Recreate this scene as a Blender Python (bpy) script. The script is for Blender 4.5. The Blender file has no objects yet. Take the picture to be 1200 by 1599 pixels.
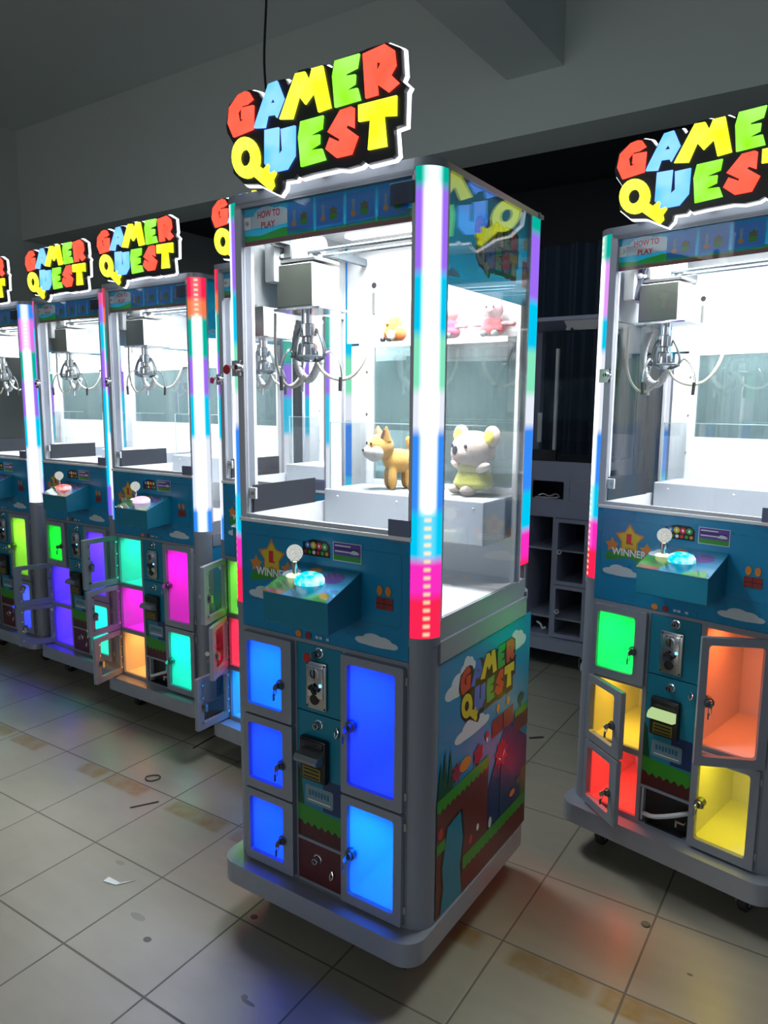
import bpy, bmesh, math, random
from mathutils import Vector, Matrix
from mathutils.geometry import tessellate_polygon
random.seed(7)
C = bpy.context.scene
COL = C.collection
PI = math.pi

# ---------------------------------------------------------------- camera, world, lights, exposure
cam_data = bpy.data.cameras.new('camera'); cam = bpy.data.objects.new('camera', cam_data); COL.objects.link(cam)
PITCH, ROLL, CAMH, FPX = 0.1462, 0.0072, 1.439, 1141.05
cam_data.sensor_fit = 'HORIZONTAL'; cam_data.sensor_width = 36.0; cam_data.lens = FPX/1200*36.0
cam_data.clip_start = 0.02; cam_data.clip_end = 100
cp, sp = math.cos(PITCH), math.sin(PITCH)
fwd = Vector((0, cp, -sp)); right0 = Vector((1, 0, 0)); up0 = Vector((0, sp, cp))
cr, sr = math.cos(ROLL), math.sin(ROLL)
rgt = cr*right0+sr*up0; upv = -sr*right0+cr*up0
cam.matrix_world = Matrix(((rgt.x, upv.x, -fwd.x, 0), (rgt.y, upv.y, -fwd.y, 0), (rgt.z, upv.z, -fwd.z, CAMH), (0, 0, 0, 1)))
C.camera = cam
C.view_settings.view_transform = 'Standard'; C.view_settings.look = 'None'
C.view_settings.exposure = 0.0; C.view_settings.gamma = 1.0; C.view_settings.use_curve_mapping = False
C.cycles.transparent_max_bounces = 48; C.cycles.max_bounces = 10; C.cycles.diffuse_bounces = 5
C.cycles.glossy_bounces = 6; C.cycles.sample_clamp_indirect = 4.0; C.cycles.use_denoising = True
C.cycles.caustics_reflective = False; C.cycles.caustics_refractive = False

AMBIENT = 0.25          # daylight that reaches the open front of the hall
FILL_W = 46.0         # unseen area lamp added as daylight fill, behind and left of the camera
CABIN_W = 21.0           # white light of one cabin
LOCKER_W = 0.85
world = bpy.data.worlds.new('world'); C.world = world; world.use_nodes = True
bg = world.node_tree.nodes['Background']; bg.inputs[0].default_value = (0.58, 0.72, 1.0, 1); bg.inputs[1].default_value = AMBIENT

def area_lamp(name, loc, rot, sx, sy, power, color=(1, 1, 1), parent=None, spread=PI):
    l = bpy.data.lights.new(name, 'AREA'); l.shape = 'RECTANGLE'; l.size = sx; l.size_y = sy
    l.energy = power; l.color = color; l.spread = spread
    o = bpy.data.objects.new(name, l); COL.objects.link(o); o.location = loc; o.rotation_euler = rot
    if parent: o.parent = parent
    return o

def aim(loc, target):
    return (Vector(target)-Vector(loc)).to_track_quat('-Z', 'Y').to_euler()
wl = (-4.2, -3.2, 2.2)
area_lamp('daylight_fill', wl, aim(wl, (-1.2, 2.0, 0)), 2.6, 1.8, FILL_W, (1.0, 1.0, 0.86))  # added fill lamp, no window is built here

# ---------------------------------------------------------------- materials
MATS = {}
def node_mat(name):
    m = bpy.data.materials.new(name); m.use_nodes = True; nt = m.node_tree; nt.nodes.clear()
    out = nt.nodes.new('ShaderNodeOutputMaterial'); return m, nt, out
def bsdf(nt, color, rough, metal=0.0, spec=0.5, alpha=None):
    b = nt.nodes.new('ShaderNodeBsdfPrincipled')
    b.inputs['Base Color'].default_value = (*color, 1); b.inputs['Roughness'].default_value = rough
    b.inputs['Metallic'].default_value = metal; b.inputs['Specular IOR Level'].default_value = spec
    return b
def math_node(nt, op, a, b=None, clamp=False):
    n = nt.nodes.new('ShaderNodeMath'); n.operation = op; n.use_clamp = clamp
    for i, v in enumerate((a, b)):
        if v is None: continue
        if isinstance(v, (int, float)): n.inputs[i].default_value = v
        else: nt.links.new(v, n.inputs[i])
    return n.outputs[0]
def mix_col(nt, fac, a, b):
    n = nt.nodes.new('ShaderNodeMix'); n.data_type = 'RGBA'
    if isinstance(fac, (int, float)): n.inputs[0].default_value = fac
    else: nt.links.new(fac, n.inputs[0])
    for i, v in ((6, a), (7, b)):
        if isinstance(v, tuple): n.inputs[i].default_value = (*v[:3], 1)
        else: nt.links.new(v, n.inputs[i])
    return n.outputs[2]
def obj_xyz(nt):
    tc = nt.nodes.new('ShaderNodeTexCoord'); s = nt.nodes.new('ShaderNodeSeparateXYZ')
    nt.links.new(tc.outputs['Object'], s.inputs[0]); return tc.outputs['Object'], s.outputs
def paint(name, color, rough=0.4, metal=0.0, spec=0.5, wear=0.06, scale=14):
    if name in MATS: return MATS[name]
    m, nt, out = node_mat(name); b = bsdf(nt, color, rough, metal, spec)
    tc = nt.nodes.new('ShaderNodeTexCoord'); nz = nt.nodes.new('ShaderNodeTexNoise')
    nz.inputs['Scale'].default_value = scale; nz.inputs['Detail'].default_value = 4
    nt.links.new(tc.outputs['Object'], nz.inputs['Vector'])
    c = mix_col(nt, nz.outputs['Fac'], tuple(max(0, x*(1-wear)) for x in color), tuple(min(1, x*(1+wear)) for x in color))
    nt.links.new(c, b.inputs['Base Color'])
    nt.links.new(math_node(nt, 'MULTIPLY_ADD', nz.outputs['Fac'], 0.12), b.inputs['Roughness'])
    b.inputs['Roughness'].links[0].from_node.inputs[2].default_value = max(0.0, rough-0.06)
    nt.links.new(b.outputs[0], out.inputs[0]); MATS[name] = m; return m
def glow(name, color, strength=1.0, var=0.0, scale=30, white=0.0):
    if name in MATS: return MATS[name]
    m, nt, out = node_mat(name); e = nt.nodes.new('ShaderNodeEmission')
    e.inputs[1].default_value = strength
    tc = nt.nodes.new('ShaderNodeTexCoord'); nz = nt.nodes.new('ShaderNodeTexNoise')
    nz.inputs['Scale'].default_value = scale; nt.links.new(tc.outputs['Object'], nz.inputs['Vector'])
    r = nt.nodes.new('ShaderNodeMapRange'); nt.links.new(nz.outputs['Fac'], r.inputs[0])
    r.inputs[1].default_value = 0.42; r.inputs[2].default_value = 0.68; r.inputs[3].default_value = 0; r.inputs[4].default_value = var
    c = mix_col(nt, r.outputs[0], color, tuple(x+(1-x)*white for x in color))
    nt.links.new(c, e.inputs[0]); nt.links.new(e.outputs[0], out.inputs[0]); MATS[name] = m; return m
def glass(name, tint=(1, 1, 1), base=0.025, edge=0.62, rough=0.004, haze=None):
    if name in MATS: return MATS[name]
    m, nt, out = node_mat(name)
    t = nt.nodes.new('ShaderNodeBsdfTransparent'); t.inputs[0].default_value = (*tint, 1)
    g = nt.nodes.new('ShaderNodeBsdfGlossy'); g.inputs['Roughness'].default_value = rough
    lw = nt.nodes.new('ShaderNodeLayerWeight'); lw.inputs[0].default_value = 0.5
    f = math_node(nt, 'POWER', lw.outputs['Facing'], 3.0)
    f = math_node(nt, 'MULTIPLY', f, edge); f = math_node(nt, 'ADD', f, base, True)
    mx = nt.nodes.new('ShaderNodeMixShader'); nt.links.new(f, mx.inputs[0])
    nt.links.new(t.outputs[0], mx.inputs[1]); nt.links.new(g.outputs[0], mx.inputs[2])
    last = mx.outputs[0]
    if haze:
        d = nt.nodes.new('ShaderNodeBsdfDiffuse'); d.inputs[0].default_value = (*haze[1], 1)
        m2 = nt.nodes.new('ShaderNodeMixShader'); m2.inputs[0].default_value = haze[0]
        nt.links.new(last, m2.inputs[1]); nt.links.new(d.outputs[0], m2.inputs[2]); last = m2.outputs[0]
    nt.links.new(last, out.inputs[0]); MATS[name] = m; return m

silver = paint('silver_powder_coat', (0.255, 0.28, 0.33), 0.38, 0.15)
silver_gloss = paint('silver_gloss_coat', (0.27, 0.295, 0.345), 0.14, 0.1, 0.9)
lit_frame = paint('cabin_lit_silver', (0.50, 0.52, 0.58), 0.35)  # silver lightened in colour for the light falling on the frames
white_in = paint('white_enamel', (0.82, 0.83, 0.84), 0.35)
liner = paint('locker_liner_grey', (0.62, 0.62, 0.63), 0.5)
chrome = paint('chrome_steel', (0.72, 0.73, 0.72), 0.14, 1.0)
steel = paint('brushed_steel', (0.52, 0.52, 0.50), 0.3, 1.0)
teal = paint('teal_print', (0.006, 0.215, 0.42), 0.28, 0.0)
teal_panel = paint('teal_panel_print', (0.008, 0.20, 0.31), 0.35, 0.0)
black = paint('black_plastic', (0.012, 0.012, 0.014), 0.35)
dark_in = paint('dark_felt_panel', (0.010, 0.013, 0.022), 0.8)
grey_box = paint('grey_prize_tray', (0.56, 0.61, 0.68), 0.45)
gunmetal = paint('gunmetal_steel', (0.16, 0.19, 0.21), 0.3, 0.8)
acryl_edge = paint('acrylic_edge_glint', (0.62, 0.80, 0.80), 0.2)  # pale colour paints the bright glint along the guard's edges
rubber = paint('black_rubber', (0.02, 0.02, 0.02), 0.7)
maroon = paint('maroon_print', (0.085, 0.014, 0.02), 0.4)
cable_w = paint('ivory_cable', (0.72, 0.70, 0.58), 0.45)
cable_g = paint('grey_conduit', (0.62, 0.64, 0.66), 0.4)
pane_clear = glass('clear_pane')
acryl = glass('acrylic_sheet', (0.97, 0.985, 0.99), 0.05, 0.6)
rear_pane = glass('tinted_rear_pane', (0.60, 0.72, 0.72), 0.14, 0.5, haze=(0.20, (0.40, 0.55, 0.55)))  # teal diffuse share paints the hazy reflection of the bright cabin
olive_reflection = paint('olive_reflection_paint', (0.085, 0.098, 0.075), 0.3, 0.0)  # mirror front's reflection of the dark hall, painted as flat olive
pale_grey = paint('pale_grey_enamel', (0.62, 0.64, 0.64), 0.4)
locker_pane = glass('locker_acrylic', (0.97, 0.97, 0.97), 0.015, 0.25)
def frosted():
    m, nt, out = node_mat('frosted_locker_acrylic')
    t = nt.nodes.new('ShaderNodeBsdfTransparent'); t.inputs[0].default_value = (0.9, 0.9, 0.9, 1)
    l = nt.nodes.new('ShaderNodeBsdfTranslucent'); l.inputs[0].default_value = (0.9, 0.9, 0.9, 1)
    mx = nt.nodes.new('ShaderNodeMixShader'); mx.inputs[0].default_value = 0.55
    nt.links.new(t.outputs[0], mx.inputs[1]); nt.links.new(l.outputs[0], mx.inputs[2])
    nt.links.new(mx.outputs[0], out.inputs[0]); return m
frost_pane = frosted()
PR = {'sky': (0.006, 0.215, 0.42), 'deep': (0.01, 0.13, 0.25), 'red': (0.50, 0.035, 0.03), 'blue': (0.03, 0.13, 0.50),
      'yellow': (0.62, 0.50, 0.03), 'green': (0.03, 0.33, 0.06), 'black': (0.008, 0.008, 0.01), 'cloud': (0.55, 0.62, 0.66),
      'grass': (0.035, 0.26, 0.02), 'earth': (0.12, 0.022, 0.02), 'water': (0.0, 0.20, 0.30), 'tree': (0.004, 0.07, 0.035),
      'brick': (0.24, 0.035, 0.03), 'hill': (0.012, 0.035, 0.12), 'flower': (0.32, 0.02, 0.05), 'orange': (0.65, 0.22, 0.03),
      'white': (0.8, 0.82, 0.82), 'hred': (0.65, 0.02, 0.04), 'olive': (0.10, 0.12, 0.03), 'pale': (0.30, 0.42, 0.40),
      'teal': (0.008, 0.24, 0.36), 'panelblue': (0.03, 0.17, 0.38), 'rust': (0.28, 0.07, 0.05), 'purple': (0.12, 0.05, 0.28),
      'soil': (0.07, 0.012, 0.014), 'plate': (0.16, 0.26, 0.30)}
def pr(n): return paint('print_'+n, PR[n], 0.3, wear=0.03)

def backlit(name, color):
    name = 'backlit_'+name
    if name in MATS: return MATS[name]
    m, nt, out = node_mat(name); d = bsdf(nt, color, 0.4)
    t = nt.nodes.new('ShaderNodeBsdfTranslucent'); t.inputs[0].default_value = (*color, 1)
    mx = nt.nodes.new('ShaderNodeMixShader'); mx.inputs[0].default_value = 0.55
    nt.links.new(d.outputs[0], mx.inputs[1]); nt.links.new(t.outputs[0], mx.inputs[2]); nt.links.new(mx.outputs[0], out.inputs[0])
    MATS[name] = m; return m

# ---------------------------------------------------------------- mesh helpers
class MB:
    def __init__(s): s.v = []; s.f = []; s.mi = []; s.mats = []
    def slot(s, m):
        if m not in s.mats: s.mats.append(m)
        return s.mats.index(m)
    def add(s, vs, fs, m):
        o = len(s.v); s.v += [tuple(v) for v in vs]; k = s.slot(m)
        for f in fs: s.f.append(tuple(i+o for i in f)); s.mi.append(k)
    def box(s, x0, x1, y0, y1, z0, z1, m, bev=0.0):
        if bev <= 0:
            s.add([(x0,y0,z0),(x1,y0,z0),(x1,y1,z0),(x0,y1,z0),(x0,y0,z1),(x1,y0,z1),(x1,y1,z1),(x0,y1,z1)],
                  [(0,3,2,1),(4,5,6,7),(0,1,5,4),(1,2,6,5),(2,3,7,6),(3,0,4,7)], m)
        else:
            b = bmesh.new(); bmesh.ops.create_cube(b, size=1)
            bmesh.ops.scale(b, vec=(x1-x0, y1-y0, z1-z0), verts=b.verts)
            bmesh.ops.translate(b, vec=((x0+x1)/2, (y0+y1)/2, (z0+z1)/2), verts=b.verts)
            bmesh.ops.bevel(b, geom=b.edges[:], offset=bev, segments=2, affect='EDGES', profile=0.5)
            s.bm(b, m)
    def bm(s, b, m):
        b.verts.index_update(); s.add([v.co[:] for v in b.verts], [[v.index for v in f.verts] for f in b.faces], m); b.free()
    def cyl(s, p0, p1, r, m, n=20, r1=None, cap=True):
        p0, p1 = Vector(p0), Vector(p1); d = (p1-p0).normalized(); r1 = r if r1 is None else r1
        a = d.orthogonal().normalized(); b = d.cross(a)
        vs = []
        for p, rr in ((p0, r), (p1, r1)):
            for i in range(n):
                t = 2*PI*i/n; vs.append(p+rr*(math.cos(t)*a+math.sin(t)*b))
        fs = [(i, (i+1) % n, n+(i+1) % n, n+i) for i in range(n)]
        if cap: fs += [tuple(range(n))[::-1], tuple(range(n, 2*n))]
        s.add(vs, fs, m)
    def tube(s, pts, r, m, n=8, smooth=4, rfun=None):
        P = [Vector(p) for p in pts]
        if smooth > 1:
            Q = []
            for i in range(len(P)-1):
                a = P[max(i-1, 0)]; b = P[i]; c = P[i+1]; d = P[min(i+2, len(P)-1)]
                for k in range(smooth):
                    t = k/smooth
                    Q.append(0.5*((2*b)+(c-a)*t+(2*a-5*b+4*c-d)*t*t+(3*b-a-3*c+d)*t**3))
            Q.append(P[-1]); P = Q
        vs = []; nrm = None
        for i, p in enumerate(P):
            d = (P[min(i+1, len(P)-1)]-P[max(i-1, 0)]).normalized()
            if nrm is None: nrm = d.orthogonal().normalized()
            nrm = (nrm-d*nrm.dot(d)).normalized(); b = d.cross(nrm)
            rr = r if rfun is None else rfun(i, len(P))
            for k in range(n):
                t = 2*PI*k/n; vs.append(p+rr*(math.cos(t)*nrm+math.sin(t)*b))
        fs = []
        for i in range(len(P)-1):
            for k in range(n): fs.append((i*n+k, i*n+(k+1) % n, (i+1)*n+(k+1) % n, (i+1)*n+k))
        fs += [tuple(range(n))[::-1], tuple(range((len(P)-1)*n, len(P)*n))]
        s.add(vs, fs, m)
    def lathe(s, prof, c, m, n=24, axis='z'):
        vs = []
        for r, h in prof:
            for i in range(n):
                t = 2*PI*i/n; x, y = r*math.cos(t), r*math.sin(t)
                v = (x, y, h) if axis == 'z' else ((x, h, y) if axis == 'y' else (h, x, y))
                vs.append((c[0]+v[0], c[1]+v[1], c[2]+v[2]))
        fs = [(j*n+i, j*n+(i+1) % n, (j+1)*n+(i+1) % n, (j+1)*n+i) for j in range(len(prof)-1) for i in range(n)]
        s.add(vs, fs, m)
    def ell(s, c, r, m, nu=20, nv=12, rot=None):
        vs = []; fs = []
        R = rot if rot else Matrix.Identity(3)
        for j in range(nv+1):
            ph = PI*j/nv
            for i in range(nu):
                t = 2*PI*i/nu
                p = R@Vector((r[0]*math.sin(ph)*math.cos(t), r[1]*math.sin(ph)*math.sin(t), r[2]*math.cos(ph)))
                vs.append((c[0]+p.x, c[1]+p.y, c[2]+p.z))
        for j in range(nv):
            for i in range(nu): fs.append((j*nu+i, (j+1)*nu+i, (j+1)*nu+(i+1) % nu, j*nu+(i+1) % nu))
        s.add(vs, fs, m)
    def prism(s, loops, fn, d0, d1, m, side=None):
        """loops of 2D points (outer, holes...) lifted by fn(u, v, d) between depth d0 (front) and d1 (back)"""
        loops = [l for l in loops if l]; side = side or m
        tri = tessellate_polygon([[Vector((p[0], p[1], 0)) for p in l] for l in loops])
        flat = [p for l in loops for p in l]; n = len(flat)
        s.add([fn(u, v, d0) for u, v in flat], tri, m)
        if d1 is not None and d1 != d0:
            s.add([fn(u, v, d1) for u, v in flat], [t[::-1] for t in tri], side)
            o = 0
            for l in loops:
                k = len(l)
                s.add([fn(u, v, d0) for u, v in l]+[fn(u, v, d1) for u, v in l],
                      [(i, (i+1) % k, k+(i+1) % k, k+i) for i in range(k)], side)
    def obj(s, name, parent=None, loc=None, smooth=True, bevel=0.0):
        me = bpy.data.meshes.new(name); me.from_pydata(s.v, [], s.f)
        for m in s.mats: me.materials.append(m)
        me.polygons.foreach_set('material_index', s.mi)
        b = bmesh.new(); b.from_mesh(me); bmesh.ops.recalc_face_normals(b, faces=b.faces); b.to_mesh(me); b.free()
        me.update()
        if smooth:
            me.polygons.foreach_set('use_smooth', [True]*len(me.polygons))
            me.set_sharp_from_angle(angle=math.radians(35))
        o = bpy.data.objects.new(name, me); COL.objects.link(o)
        if parent: o.parent = parent
        if loc: o.location = loc
        if bevel:
            md = o.modifiers.new('bevel', 'BEVEL'); md.width = bevel; md.segments = 2; md.limit_method = 'ANGLE'; md.angle_limit = math.radians(50)
        return o
def rrect(x0, x1, z0, z1, r, n=4):
    out = []
    for cx, cz, a in ((x1-r, z1-r, 0), (x0+r, z1-r, PI/2), (x0+r, z0+r, PI), (x1-r, z0+r, 1.5*PI)):
        for i in range(n+1):
            t = a+PI/2*i/n; out.append((cx+r*math.cos(t), cz+r*math.sin(t)))
    return out
def ellipse(cx, cy, rx, ry, n=20): return [(cx+rx*math.cos(2*PI*i/n), cy+ry*math.sin(2*PI*i/n)) for i in range(n)]
def star(cx, cy, r0, r1, n=5, rot=PI/2):
    return [(cx+(r0 if i % 2 == 0 else r1)*math.cos(rot+PI*i/n), cy+(r0 if i % 2 == 0 else r1)*math.sin(rot+PI*i/n)) for i in range(2*n)]
def cloud(cx, cy, w, h):
    out = []
    n = 26
    for i in range(n):
        t = 2*PI*i/n; k = 1+0.16*abs(math.sin(t*2.5+0.4)) if math.sin(t) > -0.1 else 0.9
        out.append((cx+w/2*k*math.cos(t), cy+h/2*k*math.sin(t)*(1.0 if math.sin(t) > 0 else 0.55)))
    return out
TXT = {}
def text_mesh(body, bold=0.0):
    key = (body, bold)
    if key in TXT: return TXT[key]
    cu = bpy.data.curves.new('t', 'FONT'); cu.body = body; cu.align_x = 'CENTER'; cu.align_y = 'CENTER'; cu.offset = bold
    cu.resolution_u = 3
    o = bpy.data.objects.new('t', cu); COL.objects.link(o); bpy.context.view_layer.update()
    me = o.evaluated_get(bpy.context.evaluated_depsgraph_get()).to_mesh()
    vs = [(v.co.x, v.co.y) for v in me.vertices]; fs = [tuple(p.vertices) for p in me.polygons]
    bpy.data.objects.remove(o); bpy.data.curves.remove(cu)
    TXT[key] = (vs, fs); return TXT[key]
class Art:
    """a flat print: coloured shapes stacked on a backing, all in one mesh"""
    def __init__(s, fn, step=0.00004, lit=False): s.mb = MB(); s.fn = fn; s.step = step; s.n = 0; s.pr = (lambda c: backlit(c, tuple(min(0.9, q*1.9) for q in PR[c]))) if lit else pr
    def poly(s, c, pts, holes=(), layer=None):
        s.n += 1
        s.mb.prism([pts]+list(holes), s.fn, (layer or s.n)*s.step, None, s.pr(c))
    def rect(s, c, x0, x1, z0, z1): s.poly(c, [(x0, z0), (x1, z0), (x1, z1), (x0, z1)])
    def cloud(s, cx, cz, w, h, c='cloud'):
        for dx, dz, rx, rz in ((-0.30, -0.12, 0.22, 0.30), (-0.08, 0.10, 0.24, 0.45), (0.16, 0.02, 0.22, 0.40), (0.36, -0.14, 0.16, 0.26), (0.02, -0.22, 0.46, 0.24)):
            s.poly(c, ellipse(cx+dx*w, cz+dz*h, rx*w, rz*h, 14))
    def text(s, c, body, x, z, w, h, bold=0.0):
        vs, fs = text_mesh(body, bold); s.n += 1
        xs = [v[0] for v in vs]; ys = [v[1] for v in vs]; x0, x1, y0, y1 = min(xs), max(xs), min(ys), max(ys)
        s.mb.add([s.fn(x+(a-(x0+x1)/2)/(x1-x0)*w, z+(b-(y0+y1)/2)/(y1-y0)*h, s.n*s.step) for a, b in vs], fs, s.pr(c))
    def logo(s, x0, x1, z0, z1):
        f = lambda p: (x0+(p[0]-0.07)/0.51*(x1-x0), z0+(p[1]-1.925)/0.25*(z1-z0))
        s.poly('black', [f(p) for p in SIGN_BACK]); k = s.n+1
        for n, (c, pts, hole) in SIGN.items():
            s.poly(c, [f(p) for p in pts], [[f(p) for p in hole]] if hole else ()); 
def empty(name, loc, rz=0, parent=None):
    o = bpy.data.objects.new(name, None); COL.objects.link(o); o.location = loc; o.rotation_euler = (0, 0, rz)
    o.empty_display_size = 0.1
    if parent: o.parent = parent
    return o
def tag(o, label, cat, group=None, kind=None):
    o['label'] = label; o['category'] = cat
    if group: o['group'] = group
    if kind: o['kind'] = kind
    return o
# ---------------------------------------------------------------- outlines of the sign
SIGN = {
'G':('red',[(0.1204,2.1558),(0.1416,2.1583),(0.1527,2.1554),(0.1659,2.1368),(0.1466,2.13),(0.1295,2.1302),(0.116,2.1175),(0.1203,2.0979),(0.1255,2.0953),(0.1415,2.0988),(0.1286,2.1004),(0.1293,2.1254),(0.1678,2.1234),(0.1649,2.0717),(0.1012,2.0658),(0.0839,2.0993),(0.0901,2.1338)],None),
'A':('blue',[(0.2154,2.1584),(0.2413,2.1597),(0.261,2.118),(0.2383,2.0824),(0.2339,2.0901),(0.2109,2.0921),(0.2026,2.0678),(0.1691,2.0731),(0.1732,2.0843)],[(0.227,2.1273),(0.2176,2.1164),(0.2344,2.1151)]),
'M':('yellow',[(0.2473,2.0774),(0.2961,2.1624),(0.3228,2.1604),(0.3346,2.1394),(0.3432,2.1619),(0.3725,2.1612),(0.3948,2.0719),(0.3602,2.0697),(0.3479,2.1121),(0.3232,2.093),(0.3056,2.1139),(0.286,2.0705)],None),
'E':('green',[(0.406,2.1624),(0.4704,2.1618),(0.4645,2.1356),(0.4353,2.131),(0.4339,2.1261),(0.4602,2.1238),(0.4589,2.1057),(0.4352,2.0986),(0.4379,2.0966),(0.4654,2.0962),(0.4733,2.0712),(0.4057,2.0701),(0.3991,2.1332)],None),
'R':('red',[(0.4794,2.1587),(0.5344,2.1644),(0.5572,2.1476),(0.5616,2.1184),(0.5489,2.1034),(0.5693,2.0837),(0.5434,2.0713),(0.5152,2.0928),(0.5178,2.072),(0.4866,2.0714)],[(0.5136,2.1362),(0.5248,2.1307),(0.5175,2.1197),(0.5132,2.1239)]),
'U':('blue',[(0.2016,2.0626),(0.2446,2.0605),(0.242,2.0002),(0.2543,2.0092),(0.2515,2.0553),(0.2932,2.0552),(0.2917,1.9916),(0.268,1.9667),(0.2376,1.9666),(0.2191,1.9659),(0.1999,1.9898)],None),
'E2':('green',[(0.3093,2.0601),(0.3735,2.0603),(0.3697,2.034),(0.3372,2.0273),(0.338,2.0251),(0.3632,2.0233),(0.3625,2.0045),(0.3377,1.9974),(0.3397,1.9948),(0.3694,1.9929),(0.3796,1.9684),(0.3096,1.9653),(0.3025,2.0279)],None),
'S':('red',[(0.4205,2.0616),(0.4498,2.0627),(0.4571,2.0588),(0.4564,2.019),(0.4379,2.0288),(0.4339,2.0249),(0.4669,2.0007),(0.4499,1.9677),(0.4094,1.9674),(0.38,1.99),(0.3918,2.0119),(0.4171,1.9987),(0.419,2.0028),(0.3858,2.0238)],None),
'T':('yellow',[(0.4681,2.0619),(0.564,2.0607),(0.5639,2.0226),(0.5331,2.0273),(0.5406,1.9677),(0.4935,1.9687),(0.4991,2.0272),(0.4687,2.0292)],None),
'Q':('yellow',[(0.1855,2.0054),(0.1843,1.9937),(0.1803,1.9833),(0.1735,1.9749),(0.1644,1.9689),(0.1537,1.966),(0.142,1.9662),(0.1302,1.9697),(0.1189,1.9761),(0.1092,1.9851),(0.1015,1.9961),(0.0966,2.0083),(0.0947,2.0208),(0.096,2.0328),(0.1004,2.0433),(0.1075,2.0517),(0.1168,2.0574),(0.1277,2.06),(0.1394,2.0595),(0.1511,2.0558),(0.1621,2.0492),(0.1715,2.0402),(0.1788,2.0294),(0.1836,2.0176)],[(0.1559,2.01),(0.1533,2.001),(0.1467,1.9951),(0.1379,1.994),(0.1292,1.998),(0.1229,2.006),(0.1208,2.0159),(0.1235,2.025),(0.1301,2.0308),(0.139,2.0318),(0.1476,2.0278),(0.1538,2.0198)]),
'Qk':('yellow',[(0.1559,1.9748),(0.1694,1.9971),(0.1959,1.9777),(0.2118,1.9878),(0.2179,1.9814),(0.2136,1.9689),(0.2222,1.9664),(0.2316,1.9698),(0.2351,1.9633),(0.225,1.9507),(0.2284,1.937),(0.2183,1.9279),(0.2091,1.9333)],None),
}
SIGN_BACK = [(0.0741,2.0972),(0.0857,2.1421),(0.1268,2.1606),(0.1551,2.1602),(0.1772,2.1517),(0.1932,2.1313),(0.2072,2.1471),(0.2291,2.1629),(0.2608,2.1606),(0.272,2.1442),(0.3022,2.1684),(0.3298,2.1674),(0.3422,2.1628),(0.3764,2.1638),(0.3956,2.1523),(0.4075,2.1652),(0.4789,2.1671),(0.4879,2.1683),(0.5361,2.1682),(0.5703,2.1499),(0.5742,2.1013),(0.5689,2.091),(0.5859,2.0757),(0.5797,2.0687),(0.5784,2.004),(0.5549,2.0017),(0.5598,1.9498),(0.5512,1.9444),(0.4888,1.9428),(0.4797,1.9513),(0.4659,1.9448),(0.4331,1.943),(0.4044,1.9484),(0.3351,1.9479),(0.3018,1.9457),(0.2941,1.9544),(0.2836,1.9448),(0.2518,1.9459),(0.2488,1.931),(0.2351,1.9184),(0.2216,1.9254),(0.175,1.9499),(0.1295,1.9568),(0.0953,1.9861),(0.0907,2.0267),(0.1003,2.0489),(0.0777,2.0807)]
# ---------------------------------------------------------------- the room
YAW = -0.59; MX, MY = -0.4216, 1.9481       # the hall's axes follow the nearest machine
def hall(x, y):
    c, s = math.cos(YAW), math.sin(YAW); return (MX+x*c-y*s, MY+x*s+y*c)
def struct(name, mb, **k):
    o = mb.obj(name, smooth=False, **k); o['kind'] = 'structure'; return o

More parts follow.
